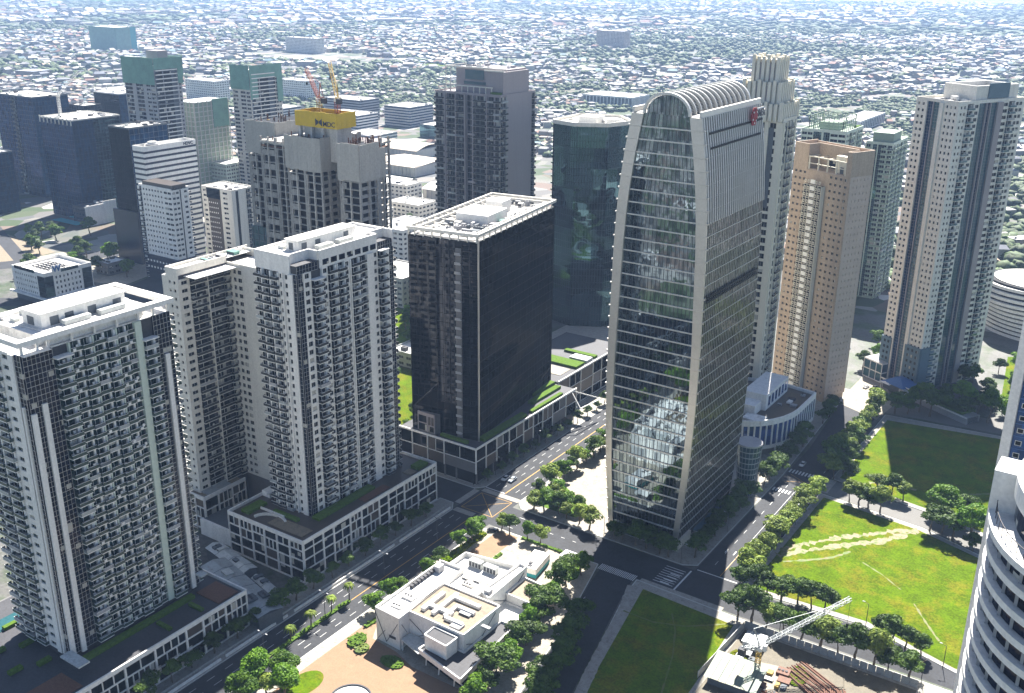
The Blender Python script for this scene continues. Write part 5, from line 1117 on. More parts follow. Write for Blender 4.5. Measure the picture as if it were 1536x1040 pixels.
sheet('top_road', [(-128, 498), (-106, 481), (-50, 487), (0, 470), (0, 488), (-50, 503), (-100, 500), (-122, 520)], .03, 'asphaltlt')
sheet('forecourt', [(-128, 480), (-106, 470), (-104, 492), (-112, 512), (-128, 530)], .035, 'plaza')
# pavements and blocks (a kerb high)
slab('pavement', [(-229, 98), (AVW, 98), (AVW, 284), (-222.5, 288.6), (-229, 288.6)], .15, 'pave')
slab('pavement', [(-285, 303.4), (-222.6, 303.4), (AVW, 307), (AVW, 640), (-227, 640), (-233, 380), (-224, 306), (-285, 306)], .15, 'pave')
slab('gallery_block', [(AVE, 100), (-128, 100), (-135, 200), (-142, 240), (-149.2, 270), (-152.2, 282.2), (-197, 282.2), (AVE, 278)], .15, 'plaza')
slab('tower_block', [(AVE, 304), (-197, 299.8), (-127, 299.3), (-122.4, 302), (-122.4, 388), (-128, 500), (AVE, 500)], .15, 'pave')
slab('lawn_block', [(-104, 300), (-99, 297.8), (-62, 300.2), (-30, 291), (-22, 291), (-22, 361), (-62, 376), (-104, 381.3)], .15, 'pave')
slab('upper_lawn_block', [(-104, 397), (-62, 390), (-22, 376), (-10, 468), (-50, 484.), (-104, 478)], .15, 'pave')
slab('lower_lawn_block', [(-136, 281.2), (-99.5, 280), (-22, 281.6), (-22, 150), (-108, 150), (-119, 200), (-135.2, 272)], .15, 'pave')
# lawns
def lawn(name, poly, mat='lawn', z=.2): return sheet(name, poly, z, mat)
lawn('lawn', [(-101.5, 302), (-99, 300.5), (-62, 302.6), (-33, 293.5), (-25, 293.5), (-25, 360), (-63, 373.5), (-101.5, 378.5)])
lawn('lawn', [(-101.5, 399.5), (-62, 392.5), (-25, 380), (-14, 466), (-52, 480.5), (-101.5, 472)])
lawn('lawn', [(-131.5, 277.2), (-97.5, 275.5), (-95.5, 240), (-92, 150), (-109, 150), (-119.5, 212)])
paint('track', (.22, .17, .09), var=.25, scale=.6, c2=(.085, .135, .003), thr=.53, scale2=.45); paint('trackdk', (.14, .125, .03), var=.2, scale=.6, c2=(.08, .135, .002), thr=.5, scale2=.5)
def ribbon(name, pts, w, z, mat, seed=0, jit=.25):
    rr = random.Random(seed); P_ = []
    for a, c in zip(pts, pts[1:]):
        k = max(1, int((Vector(c)-Vector(a)).length/1.2))
        for i in range(k): P_.append(Vector(a)+(Vector(c)-Vector(a))*i/k)
    P_.append(Vector(pts[-1])); mb = MB(); prev = None
    for i, p in enumerate(P_):
        d = (P_[min(i+1, len(P_)-1)]-P_[max(i-1, 0)]).normalized(); n = Vector((-d.y, d.x)); ww = w*(.5+rr.uniform(-jit, jit)); o_ = n*rr.uniform(-jit, jit)*w*.4
        l, r_ = p+n*ww+o_, p-n*ww+o_
        if prev: mb.quad((*prev[1], z), (*r_, z), (*l, z), (*prev[0], z))
        prev = (l, r_)
    return struct(name, mb, mat)
ribbon('footpath', [(-101.5, 329), (-96, 338), (-86, 351), (-77, 360), (-70, 368), (-63, 373)], 2.2, .215, 'track', 1, .45)
ribbon('footpath', [(-101, 325), (-94, 334), (-83, 346), (-73, 356.5), (-66, 368), (-63.5, 373)], 2.4, .222, 'track', 2, .45)
ribbon('footpath', [(-98, 322), (-90, 329), (-84, 335), (-80, 343)], 1.0, .218, 'trackdk', 3, .4)
ribbon('footpath', [(-52, 322), (-46, 313), (-40, 305)], .6, .216, 'trackdk', 4, .4)
ribbon('footpath', [(-74, 338), (-66, 334), (-58, 328)], .45, .217, 'trackdk', 5, .4)
ribbon('footpath', [(-131, 262), (-120, 262), (-110, 266), (-100, 274.5)], .6, .214, 'trackdk', 6); ribbon('footpath', [(-117, 270), (-112, 262), (-107, 250), (-100, 225)], .5, .219, 'trackdk', 7)
ribbon('footpath', [(-66, 402), (-52, 416), (-36, 430)], 1.4, .216, 'trackdk', 8)
ribbon('bare_patch', [(-90, 402), (-80, 408), (-72, 407)], 2.6, .216, 'track', 9, .4)
ribbon('sandy_path', [(-135.4, 277), (-131, 262), (-125, 232), (-116, 195), (-112, 160)], 3.6, .21, 'pave', 10, .05)
# pavement strips in paler stone
sheet('stone_strip', [(-200.6, 150), (-196.6, 150), (-196.6, 262), (-200.6, 262)], .16, 'pave')
sheet('forecourt_paving', [(-196.5, 150), (-140, 150), (-146, 199), (-170, 199), (-179, 202), (-189.5, 203), (-196.5, 215)], .165, 'pinkpave')
sheet('forecourt_paving', [(-195, 252), (-186, 252), (-186, 281), (-195, 281)], .165, 'pinkpave')
sheet('parking_lot', [(-185.6, 251.2), (-154, 250.4), (-153.8, 276), (-160, 280.4), (-185.6, 280.4)], .166, 'plaza')
sheet('tower_plaza', [(-199, 306), (-165.5, 306), (-165.5, 372), (-199, 372)], .165, 'plaza')
# markings
mk = MB()
def dash(x, y0, y1, step=7, ln=3., w=.16, z=.034):
    y = y0
    while y < y1: mk.box(x-w/2, x+w/2, y, y+ln, z-.004, z); y += step
for x in (-216.3, -213.1): dash(x, 110, 283); dash(x, 310, 560)
for x in (-206.6, -203.9): dash(x, 110, 280); dash(x, 310, 560)
dash(-113, 306, 380, 400, 72, .16, .038); dash(-117.4, 306, 380, 9, 3, .16, .038); dash(-108.6, 400, 470, 8, 3, .16, .038)
mk.box(-121.3, -104.6, 299.2, 299.7, .030, .036); mk.box(-123, -122.4, 283, 297.5, .03, .036); mk.box(AVW+.3, AVE-9, 306.6, 307.1, .03, .036)
for k in range(8): mk.box(-131.5, -124, 284.6+k*1.55, 284.9+k*1.55, .03, .036) if k % 1 == 0 else 0
for k in range(5): mk.box(-129+.3*k, -125.5+.3*k, 285+k*2.2, 285.5+k*2.2, .0365, .0395)
for q in range(3): mk.beam((-117.8+q*3.2, 316, .04), (-117.8+q*3.2, 319, .04), .35, .01)
for k in range(5): dash(-146+k*.1, 215+k*11, 218+k*11, 200, 3, .16, .036)
for q in range(6): mk.box(-185+q*3.3, -184.9+q*3.3, 274.8, 280, .168, .172)
for q in range(9): mk.box(-183.6+q*3.2, -183.5+q*3.2, 252, 256.6, .168, .172)
for q in range(7): mk.box(-198+q*5, -196.5+q*5, 290.6, 290.8, .03, .036)
for q in range(4): mk.box(-194, -191.5, 285.5+q*2.8, 285.7+q*2.8, .03, .036)
struct('road_markings', mk, 'markwhite')
def zebra(x0, x1, y0, y1, along='x', n=12, mat='markwhite', z=.04):
    mb = MB()
    for q in range(n):
        if along == 'x': a = x0+(x1-x0)*q/n; mb.box(a, a+(x1-x0)/n*.5, y0, y1, z-.006, z)
        else: a = y0+(y1-y0)*q/n; mb.box(x0, x1, a, a+(y1-y0)/n*.5, z-.006, z)
    struct('zebra_crossing', mb, mat)
zebra(-151, -136.5, 279.6, 283.4, 'x', 22, 'markwhite', .185); zebra(-121.5, -105, 392.5, 396, 'x', 12); zebra(-121.5, -113.5, 373, 376, 'x', 6); None
sheet('brick_crossing', [(AVW+.3, 303.2), (AVE-.3, 303.2), (AVE-.3, 306), (AVW+.3, 306)], .041, 'pave'); sheet('brick_crossing', [(AVW+.3, 283.8), (AVE-8.8, 283.8), (AVE-8.8, 286.8), (AVW+.3, 286.8)], .041, 'pave'); sheet('brick_crossing', [(AVW-3, 289.5), (AVW-.2, 289.5), (AVW-.2, 303), (AVW-3, 303)], .041, 'pave')
sheet('brick_crossing', [(-135, 280.4), (-104, 280.2), (-104, 282.9), (-135, 283.1)], .158, 'pave'); sheet('brick_crossing', [(-104.3, 383), (-101.6, 383), (-101.6, 396), (-104.3, 396)], .05, 'pave')
ym = MB(); ym.box(-209.8, -209.5, 215, 283, .03, .036); ym.box(-209.9, -209.5, 307, 560, .03, .036); ym.beam((-112.9, 300, .04), (-112.9, 322, .04), .2, .01)
for (a, c) in (((-218, 288), (-203, 302)), ((-203, 288), (-218, 302)), ((-218, 288), (-218, 302)), ((-218, 288), (-203, 288)), ((-203, 288), (-203, 302)), ((-218, 302), (-203, 302)), ((-120, 383), (-106, 391)), ((-106, 383), (-120, 391))): ym.beam((*a, .034), (*c, .034), .22, .01)
struct('yellow_box_markings', ym, 'markyellow')
# white parapet rails along the left kerb
wm = MB()
for (y0, y1) in ((110, 168), (170, 196), (199, 250), (253, 284)): wm.box(-220.6, -220.2, y0, y1, .15, .95)
o_ = obj('low_wall', wm, 'white'); tag(o_, 'low white wall in lengths along the left kerb of the avenue', 'wall')
o_ = obj('low_wall', MB().box(-222.6, -222.3, 120, 284, .15, .7), 'concretelt'); tag(o_, 'grey low planter wall just behind the white kerb wall of the avenue', 'wall')

# ---- hedges, planting beds
def hedge(label, poly, h=.9, mat='shrub'):
    b_ = MB().prism(poly, .1, .1+h*.6); n = int(abs(sum(poly[i][0]*poly[(i+1) % len(poly)][1]-poly[(i+1) % len(poly)][0]*poly[i][1] for i in range(len(poly)))))*2
    n = min(n, 500); xs = [p[0] for p in poly]; ys = [p[1] for p in poly]
    def inside(x, y):
        c = False
        for i in range(len(poly)):
            (x1, y1), (x2, y2) = poly[i], poly[i-1]
            if (y1 > y) != (y2 > y) and x < (x2-x1)*(y-y1)/(y2-y1)+x1: c = not c
        return c
    for _ in range(n):
        x, y = random.uniform(min(xs), max(xs)), random.uniform(min(ys), max(ys))
        if inside(x, y):
            z = .1+h*random.uniform(.45, 1.05); s = random.uniform(.25, .6); a = random.uniform(0, 6.3)
            dx, dy = s*math.cos(a), s*math.sin(a); b_.quad((x-dx, y-dy, z-.2), (x+dy, y-dx, z-.1), (x+dx, y+dy, z), (x-dy, y+dx, z+.1))
    o = obj('hedge', b_, mat); tag(o, label, 'hedge'); return o
hedge('green planted median strip between the two halves of the avenue', [(-210.4, 168), (-209., 168), (-209, 214), (-210.4, 214)], .8)
hedge('strip of hedge beside the avenue pavement north of the gallery', [(-200.3, 252), (-196.8, 252), (-196.8, 276), (-199.4, 276)], 1., 'lawn')
hedge('clipped yellow green hedge along the parking lot street edge', [(-184.5, 280.9), (-162, 280.9), (-162, 282), (-184.5, 282)], .9)
hedge('small hedge bar in the middle of the parking lot', [(-185.4, 258), (-184, 258), (-184, 268), (-185.4, 268)], .7)
hedge('kidney shaped hedge at the corner of the parking lot exit', [(-157.5, 268), (-155, 266.5), (-153.6, 270), (-155.2, 275.8), (-158, 277), (-159, 273)], 1.)
def disc(x, y, rx, ry, n=18, a0=0, a1=360): return [(x+rx*math.cos(R(a0+(a1-a0)*i/n)), y+ry*math.sin(R(a0+(a1-a0)*i/n))) for i in range(n+(0 if a1-a0 >= 360 else 1))]
hedge('round green bush bed on the pink forecourt by the avenue', disc(-192.5, 199, 2.6, 3.6), 1.4); hedge('pale leafy bed beside the round bush bed', disc(-188.5, 196.8, 2.2, 2.6), 1.1, 'leafy' if 'leafy' in M else 'shrub')
hedge('strip of shrubs against the gallery side of the avenue walk', [(-196., 206), (-194.6, 206), (-193, 228), (-194.6, 228)], 1.)
hedge('oval planting under the gallery entrance in shade', disc(-176.5, 197.2, 4.2, 2.6), .8)
sheet('lawn_patch', [(-195, 168)]+disc(-191.5, 175, 4.4, 6.5, 14, -60, 200), .19, 'lawn'); hedge('curved planter on the silver tower plaza, nearest the tower', disc(-171, 331, 3, 2.2), .8); hedge('small round planter on the silver tower plaza further up', disc(-172, 347, 2.2, 1.6), .8)
sheet('planting_bed', [(-199, 306.2), (-176, 306.2), (-174, 316), (-186, 322), (-199, 330)], .18, 'shrub')
# ring fountain
b = Bld('ring_fountain', 'round light paved fountain ring cut by the bottom edge on the forecourt', 'fountain', -175.5, 177.5)
for i in range(28): a0, a1 = 2*math.pi*i/28, 2*math.pi*(i+1)/28; b.p('rim', 'dgrey').beam((6*math.cos(a0), 6*math.sin(a0), .4), (6*math.cos(a1), 6*math.sin(a1), .4), .45, .5)
b.p('basin', 'lightgalv').cyl(0, 0, .17, .3, 5.8, 28); b.finish()

# ================================================================== TREES
def crown_mesh(seed, rx, rz, zc, n, leaf, mat, flat=.0):
    g = np.random.default_rng(seed); nb = 13; bl = []
    for _ in range(nb):
        v = g.normal(size=3); v /= np.linalg.norm(v); r_ = g.uniform(.25, .78); bl.append(np.array([v[0]*rx*r_, v[1]*rx*r_, zc+v[2]*rz*r_]))
    V, F = [], []
    for i in range(n):
        c = bl[g.integers(nb)]; v = g.normal(size=3); v /= np.linalg.norm(v)
        if v[2] < -.3: v[2] *= -.6
        r_ = (rx*.42)*(g.uniform(.55, 1.)**.6); p = c+v*np.array([r_, r_, r_*rz/rx*.9])
        nrm = v+g.normal(size=3)*.55+np.array([0, 0, .35]); nrm /= np.linalg.norm(nrm)
        t = np.cross(nrm, g.normal(size=3)); t /= np.linalg.norm(t)+1e-6; u = np.cross(nrm, t); s = leaf*g.uniform(.6, 1.25)
        k = len(V); V += [tuple(p-t*s-u*s*.5), tuple(p+t*s*.2-u*s*.7), tuple(p+t*s+u*s*.35), tuple(p-t*s*.1+u*s*.75)]; F.append((k, k+1, k+2, k+3))
    me = bpy.data.meshes.new('crown'); me.from_pydata(V, [], F); me.materials.append(M[mat]); me.update(); return me
def trunk_mesh(seed, h, r, rx):
    rr = random.Random(seed); mb = MB(); x = y = 0; z = 0
    for k in range(4):
        nx, ny, nz = x+rr.uniform(-.2, .2), y+rr.uniform(-.2, .2), z+h/4; w0 = r*(1-.16*k)*2
        mb.beam((x, y, z), (nx, ny, nz+.05), w0); x, y, z = nx, ny, nz
    for k in range(6):
        a = k*1.05+rr.uniform(-.3, .3); l = rx*rr.uniform(.55, .85)
        m_ = (x+math.cos(a)*l*.5, y+math.sin(a)*l*.5, z+h*.25); mb.beam((x, y, z-.3), m_, r*.8); mb.beam(m_, (x+math.cos(a)*l, y+math.sin(a)*l, z+h*.6), r*.45)
    return mb.mesh('trunk', ['bark'])
TP = {}
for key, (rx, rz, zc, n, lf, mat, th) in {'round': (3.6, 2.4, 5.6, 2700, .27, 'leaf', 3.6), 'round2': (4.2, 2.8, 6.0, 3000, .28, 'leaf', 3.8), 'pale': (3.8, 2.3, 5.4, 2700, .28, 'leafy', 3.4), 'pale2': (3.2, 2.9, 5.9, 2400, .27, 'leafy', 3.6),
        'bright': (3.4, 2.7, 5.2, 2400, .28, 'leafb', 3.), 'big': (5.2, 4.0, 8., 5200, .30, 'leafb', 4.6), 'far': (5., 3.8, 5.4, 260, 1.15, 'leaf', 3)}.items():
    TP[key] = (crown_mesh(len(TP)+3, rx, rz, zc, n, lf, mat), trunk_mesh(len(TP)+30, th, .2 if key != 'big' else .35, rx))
NT = [0]
def tree(kind, x, y, label, group, s=1., z=.15):
    t = link('street_tree' if kind != 'far' else 'tree', None, None, (x, y, z)); tag(t, label, 'tree', group); t.rotation_euler = (0, 0, random.uniform(0, 6.28)); t.scale = (s*1.36*random.uniform(.88, 1.14), s*1.36*random.uniform(.88, 1.14), s*1.2*random.uniform(.9, 1.14))
    link('crown', TP[kind][0], t); link('trunk', TP[kind][1], t); NT[0] += 1; return t
def row(pts, kinds, label, group, s=1., jit=.5):
    for i, (x, y) in enumerate(pts): tree(kinds[i % len(kinds)], x+random.uniform(-jit, jit), y+random.uniform(-jit, jit), label, group, s*random.uniform(.78, 1.22))
row([(-104.5, 303+i*5.6) for i in range(14)], ['pale', 'pale2'], 'yellow green tree in the row between the park road and the sunny lawn', 'row of yellow green trees along the park road', 1.0)
row([(-108+.03*i, 402+i*6.4) for i in range(13)], ['pale', 'round', 'pale2'], 'leafy tree in the row beside the road at the upper lawn', 'trees beside the upper lawn', 1.08)
row([(-101.5, 404), (-102, 412), (-103, 420), (-104, 432)], ['round'], 'dark tree on the left edge of the upper lawn', 'dark trees at the edge of the upper lawn', .9)
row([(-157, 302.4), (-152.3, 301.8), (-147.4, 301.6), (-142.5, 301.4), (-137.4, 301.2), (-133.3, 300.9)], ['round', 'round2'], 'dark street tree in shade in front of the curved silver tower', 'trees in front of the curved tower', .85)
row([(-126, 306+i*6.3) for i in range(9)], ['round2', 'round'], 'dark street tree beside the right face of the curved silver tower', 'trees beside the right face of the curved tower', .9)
row([(-104.3, 297), (-99.5, 298), (-94.6, 297.6), (-89.6, 298.2), (-84.5, 299), (-80.1, 299.5), (-75, 299.5)], ['round', 'round2'], 'green street tree along the near edge of the sunny lawn', 'trees along the near edge of the sunny lawn', .95)
row([(-98.5, 280.3), (-93, 280.6), (-87.8, 280.2), (-82, 280.4), (-76.5, 280), (-70.5, 280.2), (-65, 280.4), (-59.5, 280), (-54, 280.4), (-49, 280.2), (-44, 281)], ['round2', 'round', 'pale2'], 'tree in the row behind the construction yard wall', 'trees behind the construction yard', 1.)
row([(-56.5, 296.5), (-52, 295.8), (-47.5, 294.6), (-43, 293.4)], ['round'], 'small dark tree at the lower right corner of the sunny lawn', 'trees at the lower right of the sunny lawn', .88)
row([(-103, 388+9), (-97, 397.5), (-92, 380.4), (-88, 380), (-83.5, 379.4), (-79, 378.6), (-85, 395.6), (-79, 395.2), (-74, 394)], ['pale', 'round', 'pale2'], 'tree lining the lane between the two lawns', 'trees lining the lane between the lawns', .92)
row([(-60, 375.5), (-55, 376), (-57, 384+6), (-50.5, 373), (-48, 384), (-45, 376), (-52, 392), (-43, 369)], ['round2', 'round', 'big'], 'dense dark tree in the clump at the right end of the lane', 'clump of trees at the end of the lane', 1.05)
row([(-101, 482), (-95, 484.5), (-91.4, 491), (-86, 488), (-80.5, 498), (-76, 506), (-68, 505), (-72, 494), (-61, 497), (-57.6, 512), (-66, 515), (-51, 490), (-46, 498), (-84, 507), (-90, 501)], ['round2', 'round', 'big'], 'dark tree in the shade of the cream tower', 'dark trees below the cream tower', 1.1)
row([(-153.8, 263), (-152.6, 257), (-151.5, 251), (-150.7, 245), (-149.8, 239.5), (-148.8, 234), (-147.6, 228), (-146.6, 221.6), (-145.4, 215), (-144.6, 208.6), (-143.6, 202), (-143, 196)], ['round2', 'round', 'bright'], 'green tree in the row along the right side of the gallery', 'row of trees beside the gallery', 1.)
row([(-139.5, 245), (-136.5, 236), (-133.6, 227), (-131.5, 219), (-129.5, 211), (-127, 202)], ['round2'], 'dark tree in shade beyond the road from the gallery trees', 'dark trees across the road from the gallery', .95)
row([(-198.6, 222), (-198.2, 227), (-197.8, 240), (-198, 248), (-198, 214)], ['bright', 'round'], 'small bright tree on the pavement between avenue and gallery', 'small trees between avenue and gallery', .72)
row([(-199.6, 274), (-198.4, 268.5), (-198.6, 262)], ['bright'], 'bright green tree at the crossing corner north of the gallery', 'trees at the crossing corner', .98)
row([(-194.5, 282.6-.8), (-190, 281.4), (-182, 281.3), (-176, 281.3), (-155.5, 275), (-153.6, 272)], ['pale', 'round', 'bright'], 'slender street tree at the parking lot edge', 'street trees at the parking lot', .8)
row([(-193, 302.5), (-188, 303), (-183, 304.6), (-178, 303.6), (-187.5, 309), (-182.5, 310.5), (-177, 310), (-172.6, 303), (-167, 302), (-190, 316), (-196.5, 312), (-196.5, 320)], ['pale', 'bright', 'round', 'pale2'], 'leafy tree in the garden corner of the silver tower plaza', 'trees in the plaza garden corner', .9)
row([(-196.8, 330+i*6.5) for i in range(8)], ['bright', 'round', 'pale'], 'tree on the avenue edge of the silver tower plaza', 'trees along the avenue side of the plaza', .95)
row([(-196.8, 384+i*8) for i in range(10)], ['round', 'bright'], 'tree further up the right side of the avenue', 'trees further up the avenue', .95)
row([(-201, 165.6), (-196, 171.5), (-196.5, 164), (-191.5, 166.8), (-199.5, 158.8), (-193, 158.5)], ['big', 'big', 'pale'], 'large bright green tree by the avenue at the bottom edge', 'large trees at the bottom edge', .8)
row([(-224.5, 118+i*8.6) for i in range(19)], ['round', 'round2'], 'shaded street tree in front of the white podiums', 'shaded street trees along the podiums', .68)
row([(-221.6, 312+i*9) for i in range(17)], ['round'], 'small dark street tree along the dark podium', 'street trees along the dark podium', .6)
row([(-124.6, 372), (-125.4, 379.6), (-125.6, 386.5), (-124.6, 399.5), (-124.8, 411.8), (-124.6, 420), (-125.3, 450), (-126, 459), (-127, 468)], ['round2', 'round'], 'dark street tree by the white curved podium building', 'street trees by the curved podium building', .95)
row([(-82.3, 541), (-78.6, 548.2), (-69.2, 532.4), (-60, 548), (-70, 569), (-62, 580), (-66, 520), (-54, 530), (-125, 540), (-127, 550), (-131, 533), (-122, 560), (-112, 575), (-135, 575)], ['round', 'bright'], 'tree in the gardens round the foot of the cream tower', 'trees round the cream tower', .95)
row([(-276, 324), (-283, 340), (-290, 352), (-300, 366), (-312, 380), (-325, 372), (-330, 398), (-345, 412), (-352, 430), (-372, 440), (-380, 452), (-430, 520), (-500, 600), (-508, 612), (-520, 622), (-535, 640), (-515, 600)], ['bright', 'round'], 'garden tree in the gap between the white tower and the black block', 'garden trees in the gap behind the white tower', 1.1)
row([(-40+9*(i % 4)+random.uniform(-3, 3), 535+12*(i//4)) for i in range(12)], ['round', 'bright', 'round2'], 'tree in the green strip right of the cream tower', 'trees right of the cream tower', 1.1)
row([(-700+random.uniform(-40, 120), 395+random.uniform(-10, 40)) for _ in range(12)]+[(-735, 430), (-655, 372), (-662, 380), (-648, 384), (-640, 372), (-618, 388), (-700, 360), (-690, 350), (-742, 440), (-730, 445), (-748, 452), (-760, 440), (-722, 470), (-640, 430), (-650, 440), (-618, 470), (-615, 480)], ['round', 'bright'], 'tree scattered round the lots at the far left', 'trees round the lots at the far left', 1.3)
def palm(x, y, label, h=7.5, group='young palms in the avenue median'):
    t = link('palm_tree', None, None, (x, y, .15)); tag(t, label, 'palm', group); mb = MB(); mb.beam((0, 0, 0), (.15, 0, h*.5), .32); mb.beam((.15, 0, h*.5), (.1, .05, h), .24); obj('trunk', mb, 'bark', t); fr = MB()
    for k in range(13):
        a = k*2*math.pi/13+random.uniform(-.15, .15); l = random.uniform(2., 2.7); d = Vector((math.cos(a), math.sin(a), 0)); n = Vector((-d.y, d.x, 0)); pr_ = None
        for i in range(6):
            f_ = i/5; p = Vector((.1, .05, h))+d*l*f_+Vector((0, 0, .9*f_*(1-f_)*3-1.1*f_*f_)); w_ = .42*math.sin(math.pi*min(.98, f_*.85+.12)); q = (p+n*w_-Vector((0, 0, .18)), p, p-n*w_-Vector((0, 0, .18)))
            if pr_: fr.quad(pr_[0], q[0], q[1], pr_[1]); fr.quad(pr_[1], q[1], q[2], pr_[2])
            pr_ = q
    obj('fronds', fr, 'leafy', t); return t
for i, y in enumerate((214, 205.5, 196, 187)): palm(-209.7, y, 'young palm standing in the planted median of the avenue', 6.5-.4*i)
# street lamps
def lamp(x, y, label, group, h=9.5, dbl=True, rz=0):
    t = link('street_lamp', None, None, (x, y, .15), rz); tag(t, label, 'street lamp', group); obj('pole', MB().cyl(0, 0, 0, h, .13, 8, 0, .08), 'dgrey', t)
    for s in ((-1, 1) if dbl else (1,)): a_ = obj('arm', MB().beam((0, 0, h-.2), (s*1.5, 0, h+.35), .1), 'dgrey', t); obj('lamp_head', MB().box(s*1.3-.05, s*1.3+.75*s, -.18, .18, h+.28, h+.44), 'grey', a_)
for y in (176, 202.5, 232, 262): lamp(-209.7, y, 'twin armed dark street lamp on the avenue median', 'street lamps on the avenue median')
for y in (318, 350, 382, 414): lamp(-222.3, y, 'single armed dark street lamp beside the dark podium', 'street lamps beside the dark podium', 8.5, False)
for x, y in ((-187, 300.6), (-160, 300.4), (-128, 300), (-122.9, 330), (-103.3, 320), (-103.4, 350), (-62, 300.6), (-36, 291.8), (-84, 281), (-40, 282)): lamp(x, y, 'slender single armed lamp post on a kerb near the lawns and plaza', 'lamp posts near the lawns and plaza', 8, False, random.choice((0, 1.57, 3.14)))

# ================================================================== CARS AND SMALL THINGS
def car(x, y, rz, mat, label, kind='car', group=None):
    t = link(kind if kind != 'car' else 'parked_car', None, None, (x, y, .05), rz); tag(t, label, 'van' if kind == 'van' else 'car', group); L_, W_, = (4.5, 1.8)
    body = MB(); sec = [(-L_/2, .35, .62), (-L_/2+.1, .3, .95), (-1.55, .3, 1.0), (1.0, .3, .98), (L_/2-.1, .3, .8), (L_/2, .35, .6)]
    for (xa, za, zb), (xc, zc_, zd) in zip(sec, sec[1:]):
        body.prism([(xa, -W_/2), (xc, -W_/2), (xc, W_/2), (xa, W_/2)], .3, zb) if False else None
        n = len(body.v); w0 = W_/2
        body.v += [(xa, -w0, za), (xc, -w0, zc_), (xc, w0, zc_), (xa, w0, za), (xa, -w0, zb), (xc, -w0, zd), (xc, w0, zd), (xa, w0, zb)]; body.f += [tuple(n+i for i in q) for q in BOXF]; body.m += [0]*6
    obj('body', body, mat, t); cb = MB(); w0, w1 = W_/2-.08, W_/2-.28; n = 0
    cb.v = [(-1.75, -w0, .98), (1.05, -w0, .97), (1.05, w0, .97), (-1.75, w0, .98), (-1.25, -w1, 1.42), (.35, -w1, 1.44), (.35, w1, 1.44), (-1.25, w1, 1.42)]; cb.f = list(BOXF); cb.m = [0]*6
    obj('cabin_glass', cb, 'win', t); obj('roof_panel', MB().box(-1.25, .35, -w1, w1, 1.44, 1.49), mat, t)
    wm_ = MB()
    for k in range(12):
        pass
    for sx in (-1.35, 1.35):
        for sy in (-1, 1):
            w_ = MB(); pts = [(.32*math.cos(2*math.pi*i/10), .32*math.sin(2*math.pi*i/10)) for i in range(10)]; n = 0
            w_.v = [(sx+p[0], sy*.9-.1, .32+p[1]) for p in pts]+[(sx+p[0], sy*.9+.1, .32+p[1]) for p in pts]; w_.f = [tuple(range(10))[::-1], tuple(range(10, 20))]+[(i, (i+1) % 10, 10+(i+1) % 10, 10+i) for i in range(10)]; w_.m = [0]*12; wo = obj('wheel', w_, 'tyre', t); obj('rim', MB().box(sx-.16, sx+.16, sy*1.0-.012, sy*1.0+.012, .16, .48), 'silver', wo)
    for sy in (-.6, .6): obj('headlight', MB().box(L_/2-.02, L_/2+.03, sy-.18, sy+.18, .6, .74), 'white', t)
    return t
car(-216.6, 317.2, R(-90), 'carwhite', 'white saloon waiting at the crossing beside the dark podium'); car(-213.5, 317.8, R(-90), 'carblue', 'pale blue grey saloon waiting right of the white one at the crossing')
car(-206, 272.5, R(90), 'cardark', 'dark saloon driving past the crossing corner trees'); car(-118.6, 402, R(-90), 'carwhite', 'white car at the zebra crossing near the curved podium building')
car(-196.4, 279.3, R(40), 'cardark', 'black car parked at the corner beside the parking lot'); car(-148, 560, R(60), 'carblue', 'small car in the drive behind the tan tower')
car(-122, 508, R(80), 'carwhite', 'pale car under the trees at the forecourt of the cream tower'); car(-118, 510, R(80), 'cardark', 'dark car at the forecourt beside the entrance tent')
for i, (x, c_) in enumerate(((-120, 'cardark'), (-116.8, 'carblue'))): pass
# white and teal coach-like container in the parking lot
b = Bld('mobile_trailer', 'white trailer with teal lower band parked behind the gallery', 'trailer', -169, 266.5, 8)
b.p('body', 'white').box(-3, 3, -6, 6, 1.9, 4.1); b.p('lower_band', 'teal').box(-3.02, 3.02, -6.02, 6.02, .5, 1.9); b.p('roof_hatch', 'dgrey').box(-1, .2, -3.4, -2, 4.1, 4.4).box(-.6, .8, -5, -4, 4.1, 4.35)
for y_ in (-4, 4): b.p('wheel', 'tyre').box(-2.9, 2.9, y_-.5, y_+.5, .15, .7)
b.finish()
b = Bld('guard_house', 'small white flat roofed guard house at the parking lot exit', 'hut', -161.5, 277.6); b.p('wall', 'greywall').box(-2, 2, -1.7, 1.7, .15, 2.7); b.p('roof', 'white').box(-2.9, 2.9, -2.4, 2.4, 2.7, 3.1); b.p('window', 'win').box(-1.5, 1.5, -1.78, -1.7, 1.1, 2.2); b.finish()
b = Bld('entrance_lodge', 'pale glass cube lodge with white frame left of the cream tower', 'lodge', -118, 519, -28); b.p('glazing', 'skyglass').box(-12, -.2, .2, 11, 0, 9.8); fr_ = b.p('frame', 'white')
for z_ in (0, 4.8, 9.8): fr_.box(-12.3, .1, -.1, .2, z_, z_+.5).box(-.2, .1, .2, 11.2, z_, z_+.5)
for x_ in (-12.3, -8, -4, -.2): fr_.box(x_, x_+.3, -.12, .18, .5, 9.8)
b.p('roof', 'lightgalv').box(-12, -.2, .2, 11, 10.3, 10.6); b.finish()
b = Bld('entrance_tent', 'blue and white entrance canopy in front of the cream tower', 'canopy', -107, 511, -20)
b.p('canopy_cloth', 'bluepanel').prism([(-8, -3), (6, -5), (8, 8), (-6, 10)], 4.6, 7.8, 0, [(-2, 1), (1, 0), (2, 3), (-1, 4)]); b.p('canopy_edge', 'white').prism([(-9, -4), (-2, -5), (-2, -1), (-8, 0)], 4.2, 4.9, 0, [(-6, -3), (-4, -3), (-4, -2), (-6, -2)])
